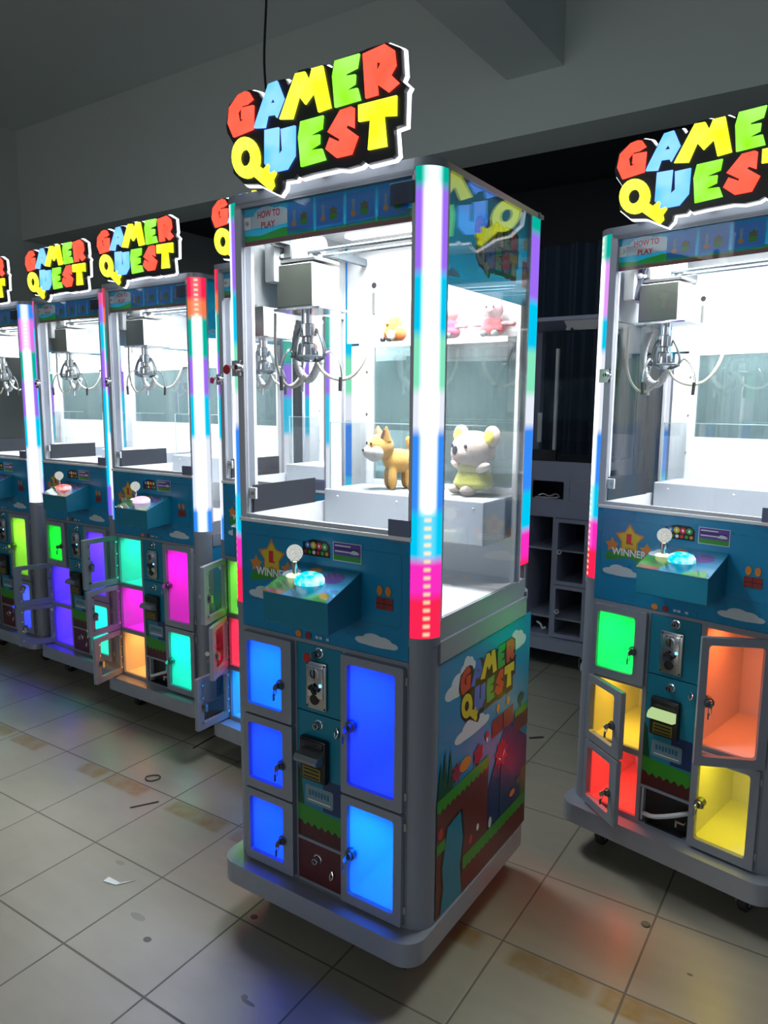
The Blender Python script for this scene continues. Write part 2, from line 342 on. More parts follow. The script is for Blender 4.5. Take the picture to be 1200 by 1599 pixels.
def floor_material():
    m, nt, out = node_mat('floor_tiles'); b = bsdf(nt, (0.4, 0.36, 0.29), 0.3)
    tc = nt.nodes.new('ShaderNodeTexCoord'); mp = nt.nodes.new('ShaderNodeMapping'); mp.vector_type = 'POINT'
    mp.inputs['Rotation'].default_value = (0, 0, math.radians(33)); nt.links.new(tc.outputs['Object'], mp.inputs[0])
    sx = nt.nodes.new('ShaderNodeSeparateXYZ'); nt.links.new(mp.outputs[0], sx.inputs[0]); X, Y = sx.outputs[0], sx.outputs[1]
    u = math_node(nt, 'DIVIDE', math_node(nt, 'ADD', X, 0.0461), 0.327)
    v = math_node(nt, 'DIVIDE', math_node(nt, 'ADD', Y, -0.0262), 0.332)
    du = math_node(nt, 'PINGPONG', u, 0.5); dv = math_node(nt, 'PINGPONG', v, 0.5)
    d = math_node(nt, 'MINIMUM', du, dv)
    g = nt.nodes.new('ShaderNodeMapRange'); nt.links.new(d, g.inputs[0]); g.inputs[1].default_value = 0.006; g.inputs[2].default_value = 0.011
    g.inputs[3].default_value = 1; g.inputs[4].default_value = 0
    cx = nt.nodes.new('ShaderNodeCombineXYZ'); nt.links.new(math_node(nt, 'FLOOR', u), cx.inputs[0]); nt.links.new(math_node(nt, 'FLOOR', v), cx.inputs[1])
    wn = nt.nodes.new('ShaderNodeTexWhiteNoise'); nt.links.new(cx.outputs[0], wn.inputs[0])
    m2 = nt.nodes.new('ShaderNodeMapping'); m2.inputs['Scale'].default_value = (2.2, 9, 1); m2.inputs['Rotation'].default_value = (0, 0, 0.5); nt.links.new(mp.outputs[0], m2.inputs[0])
    n1 = nt.nodes.new('ShaderNodeTexNoise'); n1.inputs['Scale'].default_value = 2.4; n1.inputs['Detail'].default_value = 7; nt.links.new(m2.outputs[0], n1.inputs['Vector'])
    n2 = nt.nodes.new('ShaderNodeTexNoise'); n2.inputs['Scale'].default_value = 3.1; n2.inputs['Detail'].default_value = 5; nt.links.new(mp.outputs[0], n2.inputs['Vector'])
    c = mix_col(nt, n1.outputs['Fac'], (0.265, 0.248, 0.195), (0.335, 0.312, 0.25))
    c = mix_col(nt, math_node(nt, 'MULTIPLY', wn.outputs[0], 0.25), c, (0.24, 0.22, 0.175))
    r = nt.nodes.new('ShaderNodeMapRange'); nt.links.new(n2.outputs['Fac'], r.inputs[0]); r.inputs[1].default_value = 0.35; r.inputs[2].default_value = 0.9; r.inputs[4].default_value = 0.4
    c = mix_col(nt, r.outputs[0], c, (0.19, 0.17, 0.13))
    def band(val, a, bb, soft=0.012):
        lo = nt.nodes.new('ShaderNodeMapRange'); nt.links.new(val, lo.inputs[0]); lo.inputs[1].default_value = a-soft; lo.inputs[2].default_value = a+soft
        hi = nt.nodes.new('ShaderNodeMapRange'); nt.links.new(val, hi.inputs[0]); hi.inputs[1].default_value = bb-soft; hi.inputs[2].default_value = bb+soft; hi.inputs[3].default_value = 1; hi.inputs[4].default_value = 0
        return math_node(nt, 'MULTIPLY', lo.outputs[0], hi.outputs[0])
    ym = band(Y, 1.612, 1.682, 0.005); xm = None
    for a, bb in ((-3.3, -3.02), (-2.96, -2.78), (-2.50, -2.37), (-2.34, -2.13), (-1.98, -1.72), (-1.66, -1.5), (-0.96, -0.86), (-0.83, -0.75), (-0.66, -0.45), (-0.42, 0.1)):
        k = band(X, a, bb); xm = k if xm is None else math_node(nt, 'MAXIMUM', xm, k)
    n3 = nt.nodes.new('ShaderNodeTexNoise'); n3.inputs['Scale'].default_value = 22; nt.links.new(mp.outputs[0], n3.inputs['Vector'])
    tape = math_node(nt, 'MULTIPLY', math_node(nt, 'MULTIPLY', ym, xm), math_node(nt, 'MULTIPLY', n3.outputs['Fac'], 1.35, True))
    c = mix_col(nt, tape, c, (0.21, 0.135, 0.042))
    for px, py, rx, ry, k in ((-1.506, 1.156, 0.013, 0.010, 0.95), (-1.326, 1.381, 0.012, 0.010, 0.95), (-0.39, 1.965, 0.013, 0.013, 0.6),
                              (-1.13, 1.151, 0.022, 0.006, 0.97), (-1.15, 1.158, 0.010, 0.008, 0.9), (-1.60, 1.20, 0.03, 0.012, 0.35), (-0.25, 1.84, 0.008, 0.005, 0.7), (-1.85, 1.33, 0.02, 0.01, 0.25)):
        ex = math_node(nt, 'POWER', math_node(nt, 'ABSOLUTE', math_node(nt, 'DIVIDE', math_node(nt, 'ADD', X, -px), rx)), 2.0)
        ey = math_node(nt, 'POWER', math_node(nt, 'ABSOLUTE', math_node(nt, 'DIVIDE', math_node(nt, 'ADD', Y, -py), ry)), 2.0)
        s = math_node(nt, 'ADD', math_node(nt, 'ADD', ex, ey), math_node(nt, 'MULTIPLY', n3.outputs['Fac'], 0.6))
        c = mix_col(nt, math_node(nt, 'MULTIPLY', math_node(nt, 'LESS_THAN', s, 1.2), k), c, (0.008, 0.008, 0.008))
    c = mix_col(nt, math_node(nt, 'MULTIPLY', g.outputs[0], 0.85), c, (0.085, 0.075, 0.06))
    nt.links.new(c, b.inputs['Base Color'])
    rr = math_node(nt, 'ADD', math_node(nt, 'MULTIPLY', n2.outputs['Fac'], 0.25), math_node(nt, 'MULTIPLY', g.outputs[0], 0.3))
    nt.links.new(math_node(nt, 'ADD', rr, 0.20), b.inputs['Roughness'])
    bp = nt.nodes.new('ShaderNodeBump'); bp.inputs['Strength'].default_value = 0.4; bp.inputs['Distance'].default_value = 0.002
    nt.links.new(math_node(nt, 'SUBTRACT', 1.0, g.outputs[0]), bp.inputs['Height']); nt.links.new(bp.outputs[0], b.inputs['Normal'])
    nt.links.new(b.outputs[0], out.inputs[0]); return m

fl = MB(); fl.add([(-14, -7, 0), (12, -7, 0), (12, 16, 0), (-14, 16, 0)], [(0, 1, 2, 3)], floor_material()); struct('floor', fl)
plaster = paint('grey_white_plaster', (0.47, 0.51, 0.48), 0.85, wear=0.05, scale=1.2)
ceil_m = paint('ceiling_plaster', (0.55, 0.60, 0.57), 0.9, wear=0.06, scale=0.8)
dark_wall = paint('dark_back_wall', (0.035, 0.037, 0.045), 0.8)  # shade put into the colour: charcoal keeps the depth behind the beam dark
def hbox(mb, x0, x1, y0, y1, z0, z1, m):
    P = [hall(x, y) for x, y in ((x0, y0), (x1, y0), (x1, y1), (x0, y1))]
    vs = [(p[0], p[1], z0) for p in P]+[(p[0], p[1], z1) for p in P]
    mb.add(vs, [(0,3,2,1),(4,5,6,7),(0,1,5,4),(1,2,6,5),(2,3,7,6),(3,0,4,7)], m)
YB = 2.267; XL = -4.72; ZC = 3.66
mb = MB(); hbox(mb, XL, 9, -4.5, 4.6, ZC, ZC+0.12, ceil_m); struct('ceiling', mb)
mb = MB(); hbox(mb, XL, 9, YB, YB+0.3, 2.79, ZC, plaster); struct('trim_1', mb)            # deep beam across the hall
mb = MB(); hbox(mb, -0.28, 0.02, -4.5, YB, 3.07, ZC, plaster); struct('trim_2', mb)          # beam towards the camera
mb = MB(); hbox(mb, XL-0.15, XL, -1.5, 4.6, 0, ZC, plaster); struct('wall_left', mb)
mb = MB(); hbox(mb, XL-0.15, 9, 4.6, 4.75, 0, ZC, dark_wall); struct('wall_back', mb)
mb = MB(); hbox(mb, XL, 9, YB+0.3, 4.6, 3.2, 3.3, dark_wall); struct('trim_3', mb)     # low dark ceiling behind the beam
for nm, x0, x1 in (('wide', XL+0.1, 3.2), ('far', 3.35, 8.6)):
    cur = MB(); n = int((x1-x0)*60)
    pts = []
    for i in range(n+1):
        x = x0+(x1-x0)*i/n; pts.append((x, 4.42+0.045*math.sin(x*31+0.8*math.sin(x*3.1))+0.015*math.sin(x*83)))
    cm = paint('slate_blue_curtain_cloth', (0.045, 0.075, 0.12), 0.85)
    vs = []; 
    for x, y in pts:
        for dy in (0, 0.006):
            h = hall(x, y+dy); vs += [(h[0], h[1], 0.05), (h[0], h[1], 2.7)]
    fs = []
    for i in range(n):
        a = i*4; c2 = (i+1)*4
        fs += [(a, c2, c2+1, a+1), (a+2, a+3, c2+3, c2+2), (a+1, c2+1, c2+3, a+3), (a, a+2, c2+2, c2)]
    fs += [(0, 1, 3, 2), (n*4, n*4+2, n*4+3, n*4+1)]
    cur.add(vs, fs, cm)
    tag(cur.obj('curtain'), 'slate blue curtain on the dark back wall, %s' % ('behind the row of machines' if nm == 'wide' else 'at its right end'), 'curtain', 'curtains on the back wall')

# ---------------------------------------------------------------- light tubes
Z0T, Z1T = 0.906, 1.935
def tube_material(name, stops, diag):
    """stops: (z, edge colour, how far the white core shows 0..1)"""
    m, nt, out = node_mat(name); o, xyz = obj_xyz(nt)
    f = math_node(nt, 'DIVIDE', math_node(nt, 'ADD', xyz[2], -Z0T), Z1T-Z0T, True)
    def ramp(vals):
        r = nt.nodes.new('ShaderNodeValToRGB'); e = r.color_ramp.elements
        while len(e) > 1: e.remove(e[-1])
        first = True
        for p, c in sorted(vals):
            if first: e[0].position = p; e[0].color = (*c, 1); first = False
            else: k = e.new(p); k.color = (*c, 1)
        nt.links.new(f, r.inputs[0]); return r.outputs[0]
    cv = []; wv = []
    st = sorted(stops)
    for i, (z, c, w) in enumerate(st):
        p = max(0, (z-Z0T)/(Z1T-Z0T)); q = ((st[i+1][0] if i+1 < len(st) else Z1T)-Z0T)/(Z1T-Z0T)
        e = min(0.012, (q-p)*0.3)
        cv += [(p+e, c), (max(p+e+0.001, q-e), c)]; wv += [(p+e, (w, w, w)), (max(p+e+0.001, q-e), (w, w, w))]
    edge = ramp(cv); wh = ramp(wv)
    vm = nt.nodes.new('ShaderNodeVectorMath'); vm.operation = 'MULTIPLY'; nt.links.new(o, vm.inputs[0]); vm.inputs[1].default_value = (1, 1, 0)
    nn = nt.nodes.new('ShaderNodeVectorMath'); nn.operation = 'NORMALIZE'; nt.links.new(vm.outputs[0], nn.inputs[0])
    dd = nt.nodes.new('ShaderNodeVectorMath'); dd.operation = 'DOT_PRODUCT'; nt.links.new(nn.outputs[0], dd.inputs[0]); dd.inputs[1].default_value = (diag[0]*0.7071, diag[1]*0.7071, 0)
    mr = nt.nodes.new('ShaderNodeMapRange'); mr.interpolation_type = 'SMOOTHSTEP'; nt.links.new(dd.outputs['Value'], mr.inputs[0])
    mr.inputs[1].default_value = 0.865; mr.inputs[2].default_value = 1.0
    core = math_node(nt, 'MULTIPLY', mr.outputs[0], wh)
    dm = nt.nodes.new('ShaderNodeMapRange'); dm.interpolation_type = 'SMOOTHSTEP'; nt.links.new(dd.outputs['Value'], dm.inputs[0]); dm.inputs[1].default_value = 0.975; dm.inputs[2].default_value = 0.998
    dots = math_node(nt, 'SINE', math_node(nt, 'MULTIPLY', xyz[2], 2*PI/0.019))
    dots = math_node(nt, 'POWER', math_node(nt, 'MULTIPLY', math_node(nt, 'MULTIPLY_ADD', dots, 0.5), dm.outputs[0]), 1.4, True)
    dots.node.inputs[0].links[0].from_node.inputs[0].links[0].from_node.inputs[2].default_value = 0.5
    warm = mix_col(nt, dots, edge, (1.0, 0.75, 0.45))
    c = mix_col(nt, core, warm, (1.0, 1.0, 1.0))
    st_ = math_node(nt, 'ADD', math_node(nt, 'MULTIPLY', core, 1.5), 0.97)
    e = nt.nodes.new('ShaderNodeEmission'); nt.links.new(c, e.inputs[0]); nt.links.new(st_, e.inputs[1]); nt.links.new(e.outputs[0], out.inputs[0])
    return m
TEAL = (0.0, 0.48, 0.36); PUR = (0.36, 0.16, 0.95); PINK = (0.85, 0.35, 1.0); CYN = (0.0, 0.62, 0.95); GRN = (0.25, 0.85, 0.55); BLU = (0.04, 0.28, 1.0)
MAG = (1.0, 0.03, 0.55); RED = (1.0, 0.02, 0.09); WHT = (0.85, 0.9, 1.0); VIO = (0.22, 0.12, 0.9)
RAIN = [(0.9, RED, 0.0), (1.005, MAG, 0.0), (1.09, CYN, 0.12), (1.20, BLU, 0.8), (1.38, WHT, 0.95), (1.47, GRN, 1.0), (1.59, CYN, 0.95), (1.72, PUR, 0.9), (1.895, TEAL, 0.55)]
RAINR = [(0.9, RED, 0.0), (1.0, MAG, 0.1), (1.09, CYN, 0.3), (1.20, BLU, 0.9), (1.36, WHT, 1.0), (1.6, CYN, 0.8), (1.70, PINK, 0.9), (1.86, TEAL, 0.3)]
REDTOP = [(0.9, BLU, 0.6), (1.0, WHT, 1.0), (1.3, CYN, 1.0), (1.47, PUR, 1.0), (1.62, TEAL, 0.9), (1.78, (1.0, 0.22, 0.08), 0.1), (1.85, RED, 0.1)]
BLUTOP = [(0.9, WHT, 1.0), (1.2, CYN, 1.0), (1.36, PUR, 1.0), (1.55, TEAL, 1.0), (1.70, (0.85, 0.2, 0.85), 0.4), (1.86, BLU, 0.5)]
VIOTOP = [(0.9, VIO, 0.2), (1.05, CYN, 1.0), (1.3, CYN, 0.5), (1.5, PUR, 0.5), (1.68, CYN, 0.2), (1.8, PUR, 0.2), (1.88, (0.9, 0.1, 0.35), 0.1)]

# ---------------------------------------------------------------- the claw machine
W, D, R0 = 0.6314, 0.6076, 0.052
X0, X1 = R0, W-R0
FRONT = lambda u, v, d: (u, -d, v)
RIGHT = lambda u, v, d: (W+d, u, v)
LEFT = lambda u, v, d: (-d, D-u, v)
SIGNC = {'red': glow('sign_face_red', (1.0, 0.046, 0.022), 2.8, 0.5, 9, 0.04), 'blue': glow('sign_face_blue', (0.025, 0.22, 0.95), 2.8, 0.9, 9, 0.12),
         'yellow': glow('sign_face_yellow', (0.62, 0.72, 0.008), 2.8, 0.8, 9, 0.05), 'green': glow('sign_face_green', (0.13, 0.65, 0.010), 2.8, 0.8, 9, 0.09)}
sign_rim = glow('sign_rim_white', (0.9, 0.95, 1.0), 2.2)
led_white = glow('white_led_panel', (0.95, 0.98, 1.0), 5.0)
LOCK = {}
def cavity_colour(n, c):
    return c
def sector(cx, cy, r, a0, n=10, rin=0.0):
    out = [(cx+r*math.cos(a0+PI/2*i/n), cy+r*math.sin(a0+PI/2*i/n)) for i in range(n+1)]
    if rin > 0: out += [(cx+rin*math.cos(a0+PI/2*(n-i)/n), cy+rin*math.sin(a0+PI/2*(n-i)/n)) for i in range(n+1)]
    else: out.append((cx, cy))
    return out
UP = lambda u, v, d: (u, v, d)
CORN = (('fl', X0, R0, PI, (-1, -1)), ('fr', X1, R0, 1.5*PI, (1, -1)), ('br', X1, D-R0, 0, (1, 1)), ('bl', X0, D-R0, PI/2, (-1, 1)))
LOCKERS = {'L1': (0.060, 0.2345, 0.608, 0.836), 'L2': (0.060, 0.2345, 0.392, 0.604), 'L3': (0.060, 0.2345, 0.176, 0.388),
           'R1': (0.3930, 0.5765, 0.474, 0.836), 'R2': (0.3930, 0.5765, 0.176, 0.470)}

def side_art(kind, fn):
    a = Art(fn, lit=(kind == 'high'))
    if kind == 'low':
        a.rect('sky', 0.052, 0.600, 0.172, 0.838)
        for cx, cz, w, h in ((0.16, 0.752, 0.15, 0.06), (0.235, 0.615, 0.19, 0.05), (0.50, 0.775, 0.13, 0.06), (0.20, 0.79, 0.08, 0.05)): a.cloud(cx, cz, w, h, c='cloud')
        a.logo(0.150, 0.497, 0.622, 0.800)
        a.poly('hill', [(0.33, 0.24), (0.34, 0.40), (0.38, 0.46), (0.43, 0.53), (0.49, 0.56), (0.54, 0.49), (0.60, 0.45), (0.60, 0.24)])
        for x in (0.352, 0.424): a.rect('brick', x, x+0.068, 0.535, 0.588)
        for x in (0.386, 0.452): a.poly('orange', ellipse(x, 0.612, 0.011, 0.013))
        a.rect('earth', 0.507, 0.600, 0.49, 0.548); a.rect('grass', 0.503, 0.600, 0.540, 0.562)
        a.rect('tree', 0.540, 0.548, 0.56, 0.60); a.poly('tree', ellipse(0.545, 0.59, 0.02, 0.016))
        for x, h in ((0.052, 0.055), (0.072, 0.075), (0.10, 0.068)): a.poly('tree', [(x-0.003, 0.47), (x+0.035, 0.47), (x+0.016, 0.54+h)])
        a.rect('olive', 0.56, 0.60, 0.26, 0.36)
        a.rect('earth', 0.052, 0.335, 0.176, 0.470)
        a.poly('grass', [(0.052, 0.49), (0.335, 0.497), (0.335, 0.470)]+[(0.335-0.0128*i, 0.470-(0.012 if i % 2 else 0)-0.0003*i) for i in range(23)]+[(0.052, 0.455)])
        a.poly('flower', star(0.15, 0.525, 0.030, 0.018, 9)); a.poly('orange', ellipse(0.195, 0.53, 0.032, 0.018)); a.poly('flower', star(0.27, 0.525, 0.032, 0.022, 6))
        a.poly('red', ellipse(0.320, 0.560, 0.012, 0.010)); a.rect('white', 0.316, 0.324, 0.540, 0.552)
        a.rect('tree', 0.414, 0.420, 0.28, 0.45); a.poly('flower', star(0.417, 0.470, 0.048, 0.030, 9)); a.poly('white', [(0.395, 0.462), (0.410, 0.448), (0.412, 0.454)]); a.poly('white', [(0.422, 0.452), (0.438, 0.474), (0.436, 0.462)])
        cave = [(0.076, 0.176), (0.090, 0.24), (0.082, 0.30), (0.098, 0.36), (0.107, 0.398), (0.174, 0.410), (0.190, 0.33), (0.176, 0.26), (0.188, 0.176)]
        a.poly('black', [(x+(-0.010 if x < 0.13 else 0.010), z+0.006) for x, z in cave]); a.poly('water', cave)
        a.rect('earth', 0.189, 0.600, 0.172, 0.24); a.poly('grass', [(0.192, 0.273), (0.600, 0.273), (0.600, 0.240)]+[(0.600-0.0136*i, 0.240-(0.008 if i % 2 else 0)) for i in range(31)])
        a.rect('grass', 0.052, 0.095, 0.348, 0.376)
        a.poly('red', ellipse(0.235, 0.30, 0.010, 0.012)); a.poly('white', ellipse(0.275, 0.315, 0.007, 0.010)); a.poly('cloud', ellipse(0.352, 0.29, 0.010, 0.016)); a.poly('red', ellipse(0.07, 0.40, 0.012, 0.014))
        a.poly('orange', ellipse(0.50, 0.31, 0.018, 0.010)); a.poly('olive', star(0.54, 0.33, 0.02, 0.01, 6))
    else:
        a.rect('teal', 0.060, 0.555, 1.702, 1.938)
        a.logo(0.195, 0.450, 1.745, 1.885)
        a.rect('red', 0.474, 0.556, 1.748, 1.815)
        for i in range(3): a.rect('brick', 0.476, 0.554, 1.762+i*0.018, 1.764+i*0.018)
        for x in (0.490, 0.530): a.poly('orange', star(x, 1.858, 0.020, 0.009))
        a.cloud(0.10, 1.73, 0.06, 0.02, c='pale')
    return a

def make_door(parent, key, col, angle, hinge, key_col=None, frost=False):
    x0, x1, z0, z1 = LOCKERS[key]; w = x1-x0-0.002; s = 1 if hinge == 'L' else -1
    f = lambda u, v, d: (s*u, d, v)
    mb = MB(); fh, fk = (0.016, 0.034) if hinge == 'L' else (0.023, 0.019)
    mb.prism([rrect(0, w, z0+0.001, z1-0.001, 0.003, 1), rrect(fh, w-fk, z0+0.027, z1-0.022, 0.009)], f, -0.016, 0.0, silver)
    for z in (z0+0.03, z1-0.045):
        mb.cyl((0, -0.001, z), (0, -0.001, z+0.02), 0.004, steel, 8)
    # screw tabs round the pane, seen on the open doors from behind
    for i in range(4):
        zz = z0+0.03+(z1-z0-0.06)*i/3; mb.box(*sorted((s*(fh-0.004), s*(fh-0.012))), 0.0, 0.003, zz-0.004, zz+0.004, chrome); mb.box(*sorted((s*(w-fk+0.004), s*(w-fk+0.012))), 0.0, 0.003, zz-0.004, zz+0.004, chrome)
    o = mb.obj('locker_door', parent, ((x0+0.001) if hinge == 'L' else (x1-0.001), -0.0014, 0), smooth=False)
    o.rotation_euler = (0, 0, -s*math.radians(angle)) 
    p = MB(); p.prism([rrect(fh-0.004, w-fk+0.004, z0+0.023, z1-0.018, 0.008)], f, -0.004, -0.001 if not frost else None, frost_pane if frost else locker_pane); p.obj('door_pane', o, smooth=False)
    zc = (z0+z1)/2-(0.01 if key != 'R1' else 0.0); xc = s*(w-(0.036 if hinge == 'L' else 0.028))
    l = MB(); l.lathe([(0.0, -0.026), (0.009, -0.026), (0.0105, -0.022), (0.0105, -0.018), (0.014, -0.0175), (0.014, 0.004), (0.0, 0.004)], (xc, 0, zc), gunmetal, 18, 'y')
    l.box(xc-0.0015, xc+0.0015, -0.0275, -0.0255, zc-0.006, zc+0.006, black)
    l.box(xc-0.006, xc+0.006, 0.004, 0.012, zc-0.022, zc+0.006, steel)
    l.obj('lock', o)
    k = MB(); k.box(xc-0.001, xc+0.001, -0.031, -0.0265, zc-0.004, zc+0.004, steel)
    k.lathe([(0.0, -0.0012), (0.009, -0.0012), (0.009, 0.0012), (0.0, 0.0012)], (xc, -0.037, zc), steel, 14, 'x')
    ring = [(xc-0.002+0.004*math.cos(t*PI/6), -0.036+0.005*math.sin(t*PI/6), zc-0.014+0.011*math.sin(t*PI/6)) for t in range(13)]
    k.tube(ring, 0.0011, gunmetal, 6, 1)
    k.box(xc-0.007, xc-0.005, -0.040, -0.034, zc-0.038, zc-0.020, gunmetal)
    k.obj('key', o)
    return o

def cam_lock(parent, x, z, y=-0.004, tagc=None):
    l = MB(); l.lathe([(0.0, -0.014), (0.008, -0.014), (0.010, -0.011), (0.0105, 0.0), (0.0135, 0.001), (0.0135, 0.004), (0, 0.004)], (x, y, z), chrome, 18, 'y')
    l.lathe([(0.0, -0.0145), (0.006, -0.0145), (0.006, -0.0142)], (x, y, z), black, 14, 'y')
    l.box(x-0.001, x+0.001, y-0.016, y-0.0142, z-0.005, z+0.005, steel)
    o = l.obj('cam_lock', parent)
    if tagc:
        k = MB(); m = paint('key_tag_'+tagc, {'red': (0.5, 0.02, 0.02), 'pink': (0.85, 0.04, 0.28)}[tagc], 0.4)
        k.box(x-0.0015, x+0.0015, y-0.032, y-0.014, z-0.004, z+0.004, steel)
        k.lathe([(0, -0.002), (0.011, -0.002), (0.0125, 0), (0.011, 0.002), (0, 0.002)], (x-0.014, y-0.030, z-0.006), m, 16, 'y')
        k.obj('key', o)['label'] = tagc+' headed key left in the lock'
    return o

def make_claw(parent, cx, cy, spread=1.0, chrome_m=None):
    g = MB()
    for x in (0.075, W-0.085):
        g.box(x, x+0.016, 0.07, D-0.09, 1.858, 1.878, gunmetal)
    for y in (cy-0.02, cy+0.045): g.cyl((0.09, y, 1.838), (W-0.07, y, 1.838), 0.0045, gunmetal, 12)
    g.box(0.070, 0.094, cy-0.04, cy+0.065, 1.826, 1.860, steel, 0.002); g.box(W-0.088, W-0.064, cy-0.04, cy+0.065, 1.826, 1.860, steel, 0.002)
    g.obj('gantry', parent, smooth=False)
    t = MB()
    t.box(cx-0.062, cx+0.020, cy-0.035, cy+0.055, 1.818, 1.886, pale_grey, 0.006)
    t.box(0.028, 0.062, cy-0.07, cy+0.06, 1.762, 1.865, pale_grey, 0.003); t.box(0.064, 0.070, cy-0.085, cy+0.20, 1.852, 1.874, steel)
    t.tube([(cx-0.052, cy-0.03, 1.872), (cx-0.074, cy-0.06, 1.765)], 0.009, gunmetal, 4, 1)
    t.cyl((cx+0.020, cy+0.01, 1.858), (cx+0.045, cy+0.01, 1.858), 0.022, white_in, 18)
    t.box(cx-0.060, cx+0.062, cy-0.045, cy+0.062, 1.812, 1.820, steel)
    t.box(cx-0.064, cx+0.058, cy-0.050, cy+0.066, 1.694, 1.806, pale_grey)
    t.box(cx-0.063, cx+0.057, cy-0.052, cy-0.0495, 1.696, 1.804, olive_reflection)
    t.box(cx-0.074, cx+0.085, cy-0.056, cy+0.074, 1.686, 1.693, chrome)
    for sx in (-0.05, 0.045): t.cyl((cx+sx, cy-0.052, 1.80), (cx+sx, cy-0.050, 1.80), 0.004, black, 8)
    t.box(cx-0.085, cx-0.066, cy+0.02, cy+0.05, 1.745, 1.90, steel)
    t.lathe([(0.0, 1.826), (0.022, 1.826), (0.024, 1.834), (0.016, 1.842), (0, 1.842)], (cx-0.070, cy-0.03, 0), white_in, 18)
    t.obj('winch_carriage', parent, bevel=0.0015)
    c = MB()
    c.lathe([(0.0, 1.686), (0.017, 1.686), (0.017, 1.655), (0.026, 1.652), (0.026, 1.622), (0.016, 1.618), (0.016, 1.606), (0.026, 1.600), (0.030, 1.572), (0.028, 1.562), (0.012, 1.552), (0.0, 1.552)], (cx, cy, 0), chrome, 22)
    c.tube([(cx+0.046*math.cos(t*PI/8), cy+0.046*math.sin(t*PI/8), 1.566) for t in range(17)], 0.0035, gunmetal, 8, 1)
    c.obj('claw_hub', parent)
    for i in range(3):
        a = 2*PI*i/3+0.35; ca, sa = math.cos(a), math.sin(a)
        P = lambda r, z: (cx+r*ca, cy+r*sa, z)
        f = MB()
        for dr in (-0.16, 0.16):
            Q = lambda r, z: (cx+r*math.cos(a+dr), cy+r*math.sin(a+dr), z)
            f.tube([Q(0.022, 1.642), Q(0.034, 1.628), Q(0.045, 1.600), Q(0.049, 1.580), Q(0.046, 1.566)], 0.0034, gunmetal, 8)
        f.tube([P(0.012, 1.558), P(0.030, 1.558), P(0.048, 1.567)], 0.0055, gunmetal, 8)
        f.tube([P(0.046, 1.568), P(0.058, 1.581), P(0.072, 1.577), P(0.088*spread, 1.550), P(0.094*spread, 1.520), P(0.093*spread, 1.492)], 0.0034, chrome, 8)
        f.tube([P(0.094*spread, 1.512), P(0.093*spread, 1.494), P(0.092*spread, 1.474)], 0.0052, rubber if i != 1 else cable_g, 10)
        f.obj('claw_finger', parent)
    P = lambda u, v, y=0.055: (cx+(u-492)*0.0021, cy+y, 1.69-(v-487)*0.00175)
    k = MB(); k.tube([P(457, 497), P(449, 530), P(450, 560), P(458, 582), P(470, 591), P(480, 584), P(492, 560)], 0.0105, cable_g, 12, 8, lambda i, n: 0.0105+(0.0016 if i % 2 else 0))
    k.obj('coiled_hose', parent)
    k = MB(); k.tube([P(436, 487, 0), P(435, 530, 0), P(437, 565, 0), P(447, 592, 0), P(461, 604, 0), P(476, 600, 0), P(487, 586, 0)], 0.0042, cable_w, 8, 4)
    k.tube([P(491, 556, 0.03), P(499, 577, 0.04), P(513, 589, 0.05), P(530, 592, 0.05), P(545, 585, 0.06), P(557, 565, 0.07), P(564, 535, 0.08), P(567, 500, 0.09)], 0.0048, cable_w, 8, 4)
    k.obj('cable_loop', parent)

